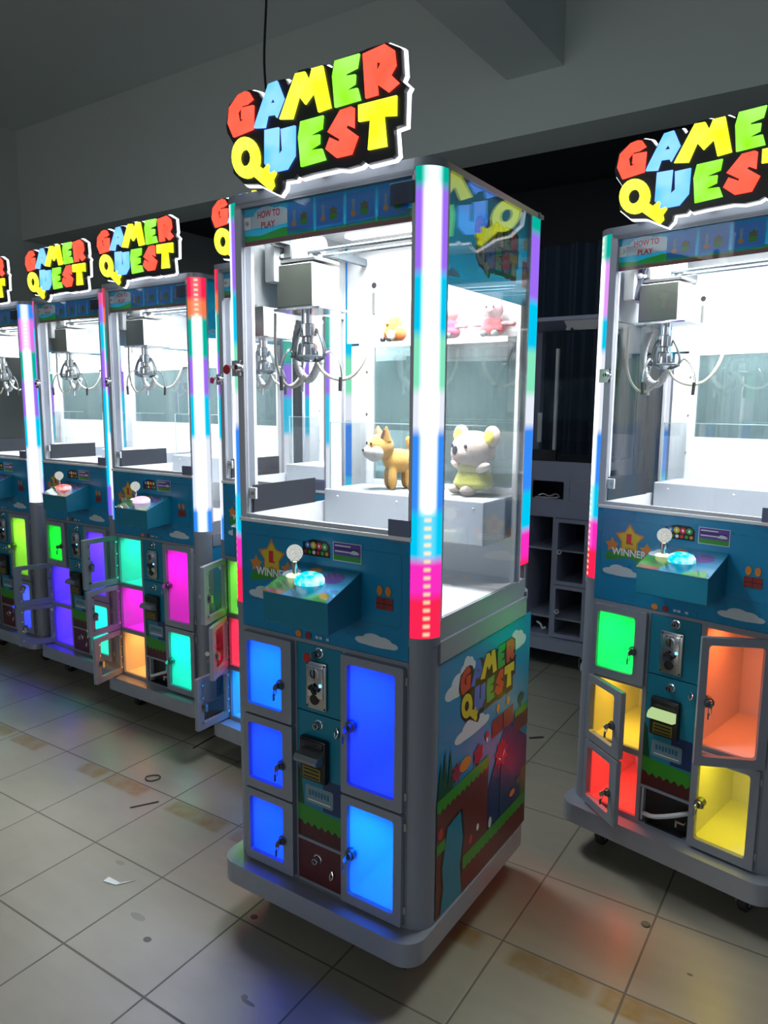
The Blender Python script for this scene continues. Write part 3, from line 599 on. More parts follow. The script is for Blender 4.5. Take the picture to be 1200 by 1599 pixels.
def claw_machine(label, x, y, yaw, lockers, tubes, btn, claw, doors, keytag=None, flap_open=False, cash_open=False, lit=True, tray_x=0.07, clear=(), win_z=1.335):
    root = tag(empty('claw_machine', (x, y, 0), yaw), label, 'claw machine', 'claw machines in the hall')
    # ---- base and casters
    b = MB(); b.prism([rrect(-0.012, W+0.006, -0.055, D+0.01, 0.055, 8)], UP, 0.106, 0.168, silver_gloss); b.obj('base_plinth', root, bevel=0.004)
    for cx in (0.09, W-0.09):
        for cy in (0.06, D-0.08):
            c = MB(); c.cyl((cx, cy, 0.085), (cx, cy, 0.105), 0.022, steel, 14)
            c.box(cx-0.020, cx-0.017, cy-0.016, cy+0.020, 0.03, 0.088, steel); c.box(cx+0.017, cx+0.020, cy-0.016, cy+0.020, 0.03, 0.088, steel)
            co = c.obj('caster', root, smooth=False)
            w = MB(); w.lathe([(0.0, -0.014), (0.026, -0.014), (0.0325, -0.009), (0.0325, 0.009), (0.026, 0.014), (0.0, 0.014)], (cx, cy+0.006, 0.033), rubber, 20, 'x'); w.obj('wheel', co)
    # ---- cabinet shell
    s = MB()
    for nm, cx, cy, a0, dg in CORN:
        s.prism([sector(cx, cy, R0, a0)], UP, 0.168, 0.886, silver)
        s.prism([sector(cx, cy, R0+0.002, a0)], UP, 0.886, Z0T, silver)
        s.prism([sector(cx, cy, R0-0.007, a0)], UP, Z0T, 1.95, silver)
        s.prism([sector(cx, cy, R0+0.001, a0)], UP, Z1T, 1.952, silver)
    for xa, xb in ((0, 0.010), (W-0.010, W)):
        s.box(xa, xb, R0, D-R0, 0.168, 0.886, silver)
        s.box(xa-(0.004 if xa == 0 else 0), xb+(0 if xa == 0 else 0.004), R0, D-R0, 0.840, 0.892, silver)
        s.box(xa+(0.003 if xa == 0 else 0), xb-(0 if xa == 0 else 0.003), R0, D-R0, 0.892, 0.945, silver)
    s.box(X0, X1, D-0.010, D, 0.168, 1.20, silver)
    # front rails and divider faces
    for xa, xb in ((X0, 0.0595), (0.2350, 0.2395), (0.3885, 0.3928), (0.5768, X1)): s.box(xa, xb, -0.001, 0.012, 0.168, 0.840, silver)
    s.box(X0, X1, -0.002, 0.02, 0.836, 0.846, silver); s.box(X0, X1, -0.001, 0.012, 0.166, 0.1755, silver)
    for xa, xb, za, zb in LOCKERS.values():
        s.prism([[(xa-0.004, za-0.004), (xb+0.004, za-0.004), (xb+0.004, zb+0.002), (xa-0.004, zb+0.002)], [(xa+0.008, za+0.008), (xb-0.008, za+0.008), (xb-0.008, zb-0.008), (xa+0.008, zb-0.008)]], FRONT, 0.0012, -0.010, silver)
    # silver frame of the glass box
    for xa, xb in ((0.002, 0.012), (W-0.012, W-0.002)):
        for ya, yb in ((R0-0.002, R0+0.012), (D-R0-0.050, D-R0-0.042)): s.box(xa, xb, ya, yb, 0.94, 1.94, lit_frame)
        s.box(xa, xb, R0, D-R0, 1.935, 1.95, silver)
    s.box(X0, X1-0.001, 0.0, 0.10, 1.928, 1.952, silver); s.box(0.004, W-0.004, 0.05, D-0.01, 1.942, 1.952, silver)
    s.box(X0+0.002, X1-0.002, 0.0, 0.03, 1.918, 1.93, silver)
    s.obj('cabinet_shell', root, smooth=True)
    # ---- locker compartments, white inside, divided
    i = MB()
    for xa, xb in ((0.0500, 0.0595), (0.2350, 0.2440), (0.3840, 0.3928), (0.5768, 0.5860)): i.box(xa, xb, 0.0125, 0.34, 0.170, 0.838, liner)
    for key, (xa, xb, za, zb) in LOCKERS.items():
        i.box(xa-0.004, xb+0.004, 0.013, 0.34, za-0.008, za-0.001, liner); i.box(xa-0.004, xb+0.004, 0.013, 0.34, zb-0.001, zb+0.0008, liner)
    i.box(0.05, 0.586, 0.34, 0.348, 0.170, 0.838, liner)
    i.obj('locker_compartments', root, smooth=False)
    for key, c in lockers.items():
        if c is None: continue
        xa, xb, za, zb = LOCKERS[key]; xm = (xa+xb)/2
        st = MB(); gm = glow('led_strip_%02d%02d%02d' % tuple(int(q*99) for q in c), c, 2.0)
        st.box(xm-0.05, xm+0.05, 0.020, 0.026, zb-0.006, zb-0.002, gm); st.obj('led_strip', root, smooth=False)
        area_lamp('locker_light', (xm, 0.10, zb-0.012), (0, 0, 0), xb-xa-0.03, 0.14, LOCKER_W*((xb-xa)*(zb-za)/0.04)*max(1.0, max(c)), tuple(q/max(1.0, max(c)) for q in c), root, 2.5)
    for key in LOCKERS:
        d = doors.get(key, (0, 'L' if key[0] == 'L' else 'R'))
        if d is None: continue
        make_door(root, key, None, d[0], d[1], frost=(d[0] == 0 and key not in clear))
    # ---- centre column
    cpn = MB()
    cpn.box(0.2405, 0.3880, -0.002, 0.006, 0.655, 0.835, teal_panel, 0.0015); cpn.box(0.2405, 0.3880, -0.002, 0.006, 0.300, 0.652, teal_panel, 0.0015)
    cpn.box(0.2400, 0.3885, -0.004, 0.006, 0.291, 0.299, silver)
    cpn.obj('coin_panel', root, smooth=False)
    a = Art(lambda u, v, d: (u, -0.0022-d, v))
    a.rect('hill', 0.325, 0.387, 0.39, 0.48); a.poly('tree', [(0.2405, 0.39), (0.2405, 0.50), (0.252, 0.48), (0.262, 0.39)])
    a.rect('soil', 0.2408, 0.3877, 0.301, 0.345)
    a.poly('grass', [(0.2408, 0.392), (0.3877, 0.382), (0.3877, 0.346)]+[(0.3877-0.0113*q, 0.346-(0.012 if q % 2 else 0)) for q in range(1, 13)]+[(0.2408, 0.346)])
    a.poly('plate', rrect(0.266, 0.358, 0.402, 0.452, 0.006))
    for q in range(7): a.rect('deep', 0.278+q*0.010, 0.285+q*0.010, 0.424+(q % 2)*0.002, 0.440)
    a.rect('white', 0.275, 0.350, 0.410, 0.413)
    a.mb.obj('panel_print', root, smooth=False)
    cam_lock(root, 0.315, 0.818, tagc='red' if keytag == 'red' else None); cam_lock(root, 0.312, 0.626)
    ca = MB(); ca.box(0.276, 0.342, -0.010, -0.002, 0.668, 0.794, steel, 0.003); ca.box(0.284, 0.334, -0.013, -0.009, 0.700, 0.785, chrome, 0.002)
    ca.box(0.3045, 0.3085, -0.0145, -0.0128, 0.748, 0.780, black); ca.lathe([(0.012, -0.015), (0.016, -0.014), (0.017, -0.012)], (0.3065, 0, 0.764), steel, 18, 'y')
    ca.box(0.292, 0.326, -0.022, -0.012, 0.722, 0.732, black, 0.002); ca.cyl((0.300, -0.02, 0.735), (0.318, -0.024, 0.715), 0.006, black, 10)
    ca.lathe([(0.0, -0.014), (0.014, -0.013), (0.014, -0.010)], (0.306, 0, 0.695), black, 16, 'y')
    for dx in (0.281, 0.337):
        for z in (0.674, 0.788): ca.ell((dx, -0.0105, z), (0.003, 0.0015, 0.003), black, 8, 6)
    cao = ca.obj('coin_acceptor', root)
    bl = MB(); bl.ell((0.3265, -0.0135, 0.736), (0.005, 0.003, 0.005), glow('blue_indicator', (0.15, 0.45, 1.0), 2.5), 10, 6); bl.obj('indicator_light', cao)
    ba = MB(); ba.box(0.262, 0.348, -0.022, -0.002, 0.475, 0.592, black, 0.006); ba.box(0.268, 0.342, -0.026, -0.02, 0.568, 0.588, black, 0.003)
    ba.box(0.276, 0.334, -0.0245, -0.021, 0.484, 0.516, paint('slot_amber_plastic', (0.20, 0.16, 0.02), 0.35)); 
    for q in range(3): ba.box(0.280, 0.330, -0.0262, -0.0243, 0.488+q*0.010, 0.491+q*0.010, black)
    bao = ba.obj('bill_acceptor', root)
    fm = glow('lit_bill_mouth', (0.62, 0.85, 0.38), 0.75) if flap_open else paint('smoked_bill_mouth', (0.30, 0.32, 0.34), 0.2, 0.6)
    bm_ = MB(); F = lambda u, v, d: (d, u, v)
    bm_.prism([[(-0.020, 0.530), (-0.050, 0.536), (-0.053, 0.545), (-0.045, 0.556), (-0.020, 0.560)]], F, 0.268, 0.342, fm); bm_.obj('bill_mouth', bao, bevel=0.002)
    ky = MB(); ky.tube([(0.372, -0.004, 0.633), (0.379, -0.008, 0.622), (0.372, -0.010, 0.608), (0.367, -0.006, 0.62)], 0.0022, chrome, 8); ky.obj('pull_ring', root)
    if cash_open:
        cb = MB(); cb.box(0.244, 0.384, 0.03, 0.036, 0.18, 0.288, black); cb.tube([(0.25, 0.01, 0.200), (0.29, -0.012, 0.215), (0.34, -0.004, 0.235), (0.38, 0.02, 0.25)], 0.007, cable_g, 8)
        cb.box(0.262, 0.372, -0.004, 0.03, 0.177, 0.182, black); cb.box(0.352, 0.378, -0.004, 0.01, 0.220, 0.226, chrome); cb.box(0.352, 0.358, -0.004, 0.01, 0.205, 0.224, chrome)
        cb.obj('open_cash_bay', root, smooth=False)['label'] = 'open cash bay with grey hose and dangling latch'
    else:
        cb = MB(); cb.box(0.2405, 0.3880, -0.003, 0.008, 0.178, 0.2895, maroon, 0.0015); cbo = cb.obj('cash_door', root, smooth=False); cam_lock(cbo, 0.306, 0.249); 
        r = MB(); r.tube([(0.355, -0.004, 0.233), (0.361, -0.008, 0.222), (0.355, -0.010, 0.211), (0.350, -0.006, 0.222), (0.355, -0.004, 0.233)], 0.0018, chrome, 8); r.obj('pull_ring', cbo)
    # ---- control panel
    p = MB(); p.box(X0, X1, -0.003, 0.010, 0.847, 1.132, teal, 0.001); p.box(X0-0.004, X1+0.004, -0.006, 0.03, 1.132, 1.142, white_in, 0.002); po = p.obj('control_panel', root, smooth=False)  # sill coloured white for the cabin light that falls on it
    a = Art(lambda u, v, d: (u, -0.0032-d, v))
    a.poly('deep', rrect(0.068, 0.56, 0.925, 1.100, 0.012)); a.poly('sky', rrect(0.0695, 0.5585, 0.9265, 1.0985, 0.011))
    a.poly('grass', [(0.088, 0.975), (0.085, 0.995), (0.10, 1.000), (0.155, 1.020), (0.22, 1.000), (0.235, 0.995), (0.232, 0.970), (0.16, 0.988)])
    for sx, sz, r in ((0.105, 1.022, 0.021), (0.215, 1.018, 0.021), (0.160, 1.045, 0.044)): a.poly('orange', star(sx, sz, r*1.1, r*0.62))
    a.poly('yellow', star(0.160, 1.045, 0.038, 0.024)); a.text('hred', '1', 0.158, 1.048, 0.016, 0.028, 0.02); a.rect('hred', 0.150, 0.171, 1.030, 1.035)
    a.text('white', 'WINNER', 0.160, 1.004, 0.110, 0.022, 0.03)
    a.cloud(0.135, 0.945, 0.11, 0.034, c='cloud'); a.cloud(0.49, 0.882, 0.12, 0.032, c='cloud')
    # two notices above the console
    a.poly('black', [(0.266, 1.098), (0.300, 1.108), (0.340, 1.106), (0.352, 1.095), (0.352, 1.066), (0.266, 1.066)])
    for q, c in enumerate(('blue', 'yellow', 'hred', 'green')): a.poly(c, ellipse(0.282+q*0.018, 1.092, 0.009, 0.009)); a.poly('white', ellipse(0.282+q*0.018, 1.092, 0.003, 0.004))
    for q, c in enumerate(('brick', 'grass', 'white', 'hred', 'green', 'orange')): a.poly(c, ellipse(0.275+q*0.0135, 1.075, 0.005, 0.005))
    a.rect('cloud', 0.362, 0.447, 1.063, 1.110); a.rect('purple', 0.364, 0.445, 1.065, 1.108); a.rect('grass', 0.364, 0.445, 1.065, 1.078)
    for q, (xa, xb) in enumerate(((0.368, 0.415), (0.368, 0.438), (0.368, 0.430))): a.rect('white' if q != 1 else 'black', xa, xb, 1.100-q*0.007, 1.1025-q*0.007)
    a.cloud(0.427, 1.088, 0.026, 0.010, c='cloud')
    a.rect('brick', 0.490, 0.537, 0.963, 0.992); a.rect('soil', 0.490, 0.537, 0.976, 0.978); a.rect('soil', 0.512, 0.514, 0.963, 0.992)
    for x_ in (0.500, 0.524): a.poly('orange', ellipse(x_, 1.008, 0.008, 0.012))
    for x_, c in ((0.250, 'orange'), (0.282, 'brick')): a.poly(c, ellipse(x_, 0.858, 0.010, 0.009))
    for x_ in (0.306, 0.318, 0.340): a.rect('cloud', x_, x_+0.009, 0.855, 0.862)
    a.mb.obj('panel_artwork', po, smooth=False)
    # ---- console with joystick and button
    c = MB(); prof = [(-0.003, 0.930), (-0.129, 0.921), (-0.132, 0.997), (-0.003, 1.044)]
    c.prism([prof], lambda u, v, d: (d, u, v), 0.249, 0.445, teal_panel); co = c.obj('control_console', root, bevel=0.004, smooth=False)
    SL = (1.046-0.999)/0.129
    top = lambda u, v, d: (u, v-d*0.3, 1.0455+(v+0.003)*SL+d)
    t = MB(); t.prism([[(0.245, -0.003), (0.449, -0.003), (0.449, -0.136), (0.245, -0.136)]], top, 0.0, 0.003, acryl); 
    a = Art(lambda u, v, d: top(u, v, d-0.0008), 0.00003); 
    a.rect('sky', 0.247, 0.447, -0.134, -0.004); a.poly('grass', [(0.247, -0.134), (0.30, -0.134), (0.33, -0.09), (0.30, -0.06), (0.247, -0.07)]); a.rect('rust', 0.250, 0.31, -0.133, -0.118)
    a.poly('orange', ellipse(0.325, -0.025, 0.018, 0.012)); a.cloud(0.272, -0.05, 0.05, 0.04, c='cloud'); a.poly('purple', ellipse(0.395, -0.045, 0.030, 0.022)); a.poly('grass', [(0.37, -0.134), (0.44, -0.134), (0.43, -0.10), (0.39, -0.11)])
    a.mb.obj('console_print', co, smooth=False); t.obj('console_cover', co, smooth=False)
    j = MB(); jx, jy = 0.293, -0.066; jz = 1.0455+(jy+0.003)*SL+0.003
    j.lathe([(0.0, 0.004), (0.020, 0.004), (0.022, 0.0), (0, 0)], (jx, jy, jz), glow('joystick_base_glow', (1.0, 0.93, 0.62), 1.5), 24)
    j.cyl((jx, jy, jz), (jx, jy, jz+0.026), 0.006, chrome, 12); j.lathe([(0.010, 0.020), (0.010, 0.036), (0.013, 0.040), (0.0, 0.042)], (jx, jy, jz), chrome, 16)
    jo = j.obj('joystick', co)
    k = MB(); k.ell((jx, jy, jz+0.058), (0.020, 0.020, 0.020), glow('crystal_ball_glow', (0.62, 0.66, 0.60), 0.75, 1.0, 260, 0.8), 20, 14); k.obj('joystick_ball', co)
    bx, by = 0.352, -0.082; bz = 1.0455+(by+0.003)*SL+0.003
    u = MB(); bc = glow('button_%02d%02d%02d' % tuple(int(q*99) for q in btn), btn, 1.25, 1.0, 45, 0.75)
    u.lathe([(0.039, -0.001), (0.040, 0.005), (0.036, 0.009)], (bx, by, bz), acryl, 28)
    u.lathe([(0.036, 0.0), (0.036, 0.011), (0.031, 0.019), (0.018, 0.025), (0.0, 0.0265)], (bx, by, bz), bc, 28); u.obj('push_button', co)
    # ---- tubes
    for nm, cx, cy, a0, dg in CORN:
        m = TM(tubes, dg)
        t = MB(); z0 = Z0T if nm[0] == 'f' else 0.99
        loop = sector(0, 0, R0, a0+0.02, 14, R0-0.006)
        if nm == 'br': loop = [(R0, -0.040), (R0, 0.0)]+sector(0, 0, R0, 0.0, 14)[1:-1]+sector(0, 0, R0-0.006, 0.0, 14)[:-1][::-1]+[(R0-0.006, -0.040)]
        if nm == 'bl': loop = [(-x_, y_) for x_, y_ in [(R0, -0.040), (R0, 0.0)]+sector(0, 0, R0, 0.0, 14)[1:-1]+sector(0, 0, R0-0.006, 0.0, 14)[:-1][::-1]+[(R0-0.006, -0.040)]]
        t.prism([loop], UP, z0, Z1T, m); t.obj('light_tube', root, (cx, cy, 0))
    # ---- glass
    g = MB(); g.box(X0+0.018, X1-0.010, 0.006, 0.010, 1.150, 1.922, pane_clear); g.obj('front_glass', root, smooth=False)
    g = MB(); g.prism([[(X0-0.003, 1.143), (X1+0.003, 1.143), (X1+0.003, 1.927), (X0-0.003, 1.927)], [(X0+0.018, 1.152), (X1-0.006, 1.152), (X1-0.006, 1.920), (X0+0.018, 1.920)]], FRONT, 0.0, -0.014, lit_frame); fo = g.obj('front_door_frame', root, smooth=False)
    g = MB(); g.box(X1-0.060, X1+0.001, -0.004, -0.001, 1.862, 1.908, glass('smoked_hinge_plate', (0.35, 0.38, 0.38), 0.12), 0.001); g.obj('hinge_plate', fo, smooth=False)
    g = MB(); g.box(X1-0.058, X1+0.001, -0.0045, -0.001, 1.128, 1.180, paint('slate_hinge_plate', (0.14, 0.16, 0.26), 0.45), 0.001); g.obj('hinge_plate', fo, smooth=False)
    g = MB(); g.box(0.036, 0.066, -0.008, -0.001, 1.508, 1.548, steel, 0.001); lo = g.obj('door_latch_plate', fo, smooth=False); 
    cam_lock(root, 0.062, 1.530, -0.008, keytag)
    g = MB(); 
    for zz in (1.190, 1.868): g.box(0.070, 0.092, 0.012, 0.020, zz, zz+0.030, white_in, 0.001); g.lathe([(0, 0), (0.005, 0), (0.005, -0.003), (0, -0.003)], (0.082, 0.011, zz+0.015), steel, 10, 'y')
    g.obj('inner_latch', fo, smooth=False)
    for nm, xa in (('right', W-0.0055), ('left', 0.0015)):
        g = MB(); g.box(xa, xa+0.004, R0+0.012, D-R0-0.046, 0.945, 1.936, pane_clear); g.obj('side_glass', root, smooth=False)
    # ---- header, "how to play" strip
    h = MB(); h.box(0.058, W-0.058, 0.014, 0.018, 1.829, 1.918, backlit('board_white', (0.85, 0.86, 0.86))); ho = h.obj('header_board', root, smooth=False)
    a = Art(lambda u, v, d: (u, 0.0138-d, v), lit=True)
    a.rect('teal', 0.058, 0.574, 1.829, 1.918); a.rect('rust', 0.058, 0.574, 1.829, 1.840); a.poly('grass', [(0.058, 1.840), (0.574, 1.840), (0.574, 1.858), (0.50, 1.850), (0.30, 1.844), (0.20, 1.862), (0.12, 1.850), (0.058, 1.856)])
    a.cloud(0.155, 1.890, 0.17, 0.05, c='cloud'); a.text('hred', 'HOW TO', 0.152, 1.899, 0.074, 0.017, 0.03); a.text('hred', 'PLAY', 0.150, 1.874, 0.046, 0.016, 0.03)
    for q in range(4):
        xa = 0.212+q*0.088; a.rect('sky', xa, xa+0.082, 1.842, 1.916); a.rect('panelblue', xa+0.003, xa+0.079, 1.850, 1.908)
        a.poly('olive', star(xa+0.052, 1.878, 0.014, 0.008, 6)); a.poly('grass', ellipse(xa+0.052, 1.866, 0.012, 0.007)); a.rect('plate', xa+0.018, xa+0.026, 1.862, 1.896); a.poly('orange', ellipse(xa+0.022, 1.865, 0.007, 0.006))
    a.mb.obj('header_print', ho, smooth=False)
    # ---- side prints
    a = side_art('low', lambda u, v, d: (W+0.0002+d, u, v)); a.mb.obj('side_artwork', root, smooth=False)
    a = side_art('high', lambda u, v, d: (W-0.0098+d, u, v)); ao = a.mb.obj('side_header_print', root, smooth=False)
    for xa in (W-0.0132, 0.0102):
        bk = MB(); bk.box(xa, xa+0.003, 0.066, D-0.100, 1.702, 1.936, backlit('board_white', (0.85, 0.86, 0.86))); bk.obj('side_header_board', root, smooth=False)
    a = side_art('low', lambda u, v, d: (-0.0002-d, 0.652-u, v)); a.mb.obj('side_artwork', root, smooth=False)
    a = side_art('high', lambda u, v, d: (0.0098-d, 0.636-u, v)); a.mb.obj('side_header_print', root, smooth=False)
    # ---- white cabin interior
    n = MB()
    n.prism([rrect(0.012, W-0.012, 0.014, D-0.011, 0.046, 6)], UP, 0.935, 0.945, white_in)                     # deck
    n.box(X0, X1, 0.012, 0.016, 0.940, 1.131, white_in)
    n.box(0.030, 0.112, D-0.085, D-0.070, 0.945, 1.62, white_in)
    n.box(W-0.040, W-0.012, D-0.085, D-0.070, 0.945, 1.72, white_in); n.box(W-0.020, W-0.012, D-0.125, D-0.085, 0.945, 1.72, white_in)
    n.box(0.112, W-0.040, D-0.080, D-0.070, 0.945, win_z, white_in)
    n.box(0.012, W-0.012, D-0.085, D-0.070, 1.628, 1.93, white_in); n.cyl((0.115, D-0.0865, 1.800), (0.115, D-0.084, 1.800), 0.009, black, 16); n.box(0.112, 0.120, D-0.092, D-0.085, 1.715, 1.778, steel)
    n.prism([rrect(0.010, W-0.010, 0.014, D-0.012, 0.048, 6)], UP, 1.930, 1.9415, white_in)
    n.box(0.020, 0.05, 0.055, 0.066, 0.945, 1.93, white_in); n.box(W-0.05, W-0.020, 0.055, 0.066, 0.945, 1.93, white_in)
    for q in range(5):
        zz = 1.02+q*0.13
        n.ell((0.09, D-0.0865, zz), (0.004, 0.002, 0.004), steel, 8, 6); n.ell((W-0.026, D-0.0865, zz), (0.004, 0.002, 0.004), steel, 8, 6)
    n.obj('cabin_lining', root, smooth=False)
    n = MB(); n.box(0.112, W-0.040, D-0.076, D-0.072, win_z, 1.628, rear_pane); n.obj('rear_glass', root, smooth=False)
    n = MB(); n.box(0.108, W-0.036, D-0.150, D-0.087, 1.612, 1.618, acryl); n.box(0.108, W-0.036, D-0.153, D-0.150, 1.608, 1.622, white_in); n.obj('toy_shelf', root, smooth=False)
    n = MB(); n.box(tray_x, 0.600, 0.330, D-0.088, 1.070, 1.188, grey_box, 0.003); 
    for x_ in (tray_x+0.05, 0.33, 0.57): n.ell((x_, 0.3285, 1.168), (0.004, 0.002, 0.004), white_in, 8, 6)
    n.obj('prize_tray', root, smooth=False)
    n = MB(); n.box(tray_x+0.02, 0.598, 0.334, 0.337, 1.188, 1.385, acryl); n.box(tray_x+0.018, tray_x+0.021, 0.334, D-0.09, 1.188, 1.385, acryl); n.box(tray_x+0.020, 0.598, 0.334, 0.337, 1.385, 1.387, acryl_edge); n.box(tray_x+0.0175, tray_x+0.0205, 0.3335, 0.3370, 1.188, 1.387, acryl_edge); n.obj('acrylic_guard', root, smooth=False)
    n = MB(); n.box(0.055, 0.060, 0.040, 0.300, 1.149, 1.222, dark_in); n.box(0.055, 0.060, 0.040, 0.345, 0.945, 1.149, white_in); n.obj('chute_panel', root, smooth=False)
    if lit:
        n = MB()
        for yy in (0.12, 0.42): n.box(0.08, W-0.08, yy, yy+0.035, 1.924, 1.9295, led_white)
        n.obj('led_panel', root, smooth=False)
        area_lamp('cabin_light', (W/2, D/2-0.02, 1.918), (0, 0, 0), W-0.16, D-0.22, CABIN_W, (0.93, 0.97, 1.0), root, 2.3)
        make_claw(root, claw[0], claw[1])
    # ---- topper sign
    bk = MB()
    off = [(px*1.0, pz) for px, pz in SIGN_BACK]; cxs = sum(p_[0] for p_ in off)/len(off); czs = sum(p_[1] for p_ in off)/len(off)
    def grow(P, e):
        out = []; k_ = len(P); A = sum(P[q][0]*P[(q+1) % k_][1]-P[(q+1) % k_][0]*P[q][1] for q in range(k_)); sg = 1 if A > 0 else -1
        for q in range(k_):
            a_ = Vector(P[q-1]); b_ = Vector(P[q]); c_ = Vector(P[(q+1) % k_]); e1 = (b_-a_).normalized(); e2 = (c_-b_).normalized(); t_ = (e1+e2)
            t_ = t_.normalized() if t_.length > 1e-4 else e1
            nrm = Vector((t_.y, -t_.x))*sg; out.append(tuple(b_+nrm*e))
        return out
    fn = lambda u, v, d: (u, d, v)
    bk.prism([off], fn, -0.046, -0.033, black); so = bk.obj('topper_sign', root, smooth=False)
    rm = MB(); rm.prism([grow(off, 0.0045)], fn, -0.033, -0.023, sign_rim); rm.obj('sign_rim', so, smooth=False)
    for nm, (cc, pts, hole) in SIGN.items():
        l = MB(); dz = -0.0515 if nm == 'Qk' else -0.051
        l.prism([pts, hole] if hole else [pts], fn, dz, -0.045, SIGNC[cc]); l.obj('sign_key' if nm in ('Q', 'Qk') else 'sign_letter', so, smooth=False)
    for bx_ in (0.14, 0.34, 0.52):
        br = MB(); br.box(bx_-0.012, bx_+0.012, -0.022, -0.018, 1.962, 2.03, steel); br.box(bx_-0.012, bx_+0.012, -0.022, 0.040, 1.952, 1.962, steel); br.obj('sign_bracket', root, smooth=False)
    return root
TMC = {}
def TM(stops, dg):
    k = (id(stops), dg)
    if k not in TMC: TMC[k] = tube_material('light_tube_%d' % len(TMC), stops, dg)
    return TMC[k]
# ---------------------------------------------------------------- machines in the hall
G1 = (0.0, 0.85, 0.16)
main_m = claw_machine('nearest silver claw machine in the centre, all five locker windows glowing blue', -0.4216, 1.9481, -0.59,
    {'L1': (0.0, 0.14, 1.45), 'L2': (0.0, 0.045, 1.45), 'L3': (0.0, 0.06, 1.45), 'R1': (0.0, 0.035, 1.45), 'R2': (0.0, 0.18, 1.45)}, RAIN, (0.0, 0.72, 0.85),
    (0.118, 0.20), {}, keytag='red', win_z=1.205)
right_m = claw_machine('claw machine at the right picture edge, its lockers green, amber, red, orange and yellow', 0.6232, 2.2615, -0.7882,
    {'L1': (0.0, 0.95, 0.10), 'L2': (0.62, 0.36, 0.015), 'L3': (1.0, 0.025, 0.014), 'R1': (0.62, 0.10, 0.02), 'R2': (0.50, 0.40, 0.01)}, RAINR, (0.0, 0.72, 0.90),
    (0.135, 0.20), {'L2': (27, 'L'), 'L3': (28, 'L'), 'R1': (36, 'R')}, clear=('R1', 'R2'), flap_open=True, cash_open=True)
behind_m = claw_machine('claw machine behind the nearest one, its open left lockers lime, red and sky blue', -0.6687, 2.8593, -0.6387,
    {'L1': (0.13, 0.60, 0.03), 'L2': (1.0, 0.012, 0.06), 'L3': (0.0, 0.28, 0.95), 'R1': (0.6, 0.1, 1.0), 'R2': (0.0, 0.8, 0.5)}, REDTOP, (0.9, 0.5, 0.8),
    (0.12, 0.16), {'L1': (70, 'L'), 'L2': (60, 'L'), 'L3': (86, 'L')}, keytag='pink')
row_m = claw_machine('claw machine in the left row with turquoise, magenta and orange open lockers', -1.2768, 3.3403, -0.5917,
    {'L1': (0.0, 0.68, 0.38), 'L2': (0.62, 0.0, 0.50), 'L3': (0.80, 0.30, 0.05), 'R1': (0.48, 0.0, 0.35), 'R2': (0.0, 0.66, 0.42)}, REDTOP, (1.0, 0.62, 0.85),
    (0.12, 0.15), {'L1': (92, 'L'), 'L2': (87, 'L'), 'L3': (77, 'L')}, cash_open=True)
row_m2 = claw_machine('claw machine in the left row with a closed green locker above two open violet ones', -1.7960, 3.779, -0.598,
    {'L1': (0.0, 0.7, 0.02), 'L2': (0.055, 0.008, 1.0), 'L3': (0.055, 0.008, 1.0), 'R1': (0.07, 0.02, 0.9), 'R2': (0.0, 0.85, 0.5)}, VIOTOP, (1.0, 0.12, 0.12),
    (0.10, 0.15), {'L2': (112, 'L'), 'L3': (116, 'L')})
row_m3 = claw_machine('claw machine cut off by the left picture edge, with a tall lime green locker', -2.3843, 4.2005, -0.5868,
    {'L1': (0.0, 0.9, 0.3), 'L2': (0.0, 0.8, 0.7), 'L3': (0.0, 0.8, 0.7), 'R1': (0.16, 0.50, 0.015), 'R2': (0.03, 0.06, 1.0)}, BLUTOP, (0.3, 0.7, 1.0),
    (0.12, 0.16), {})

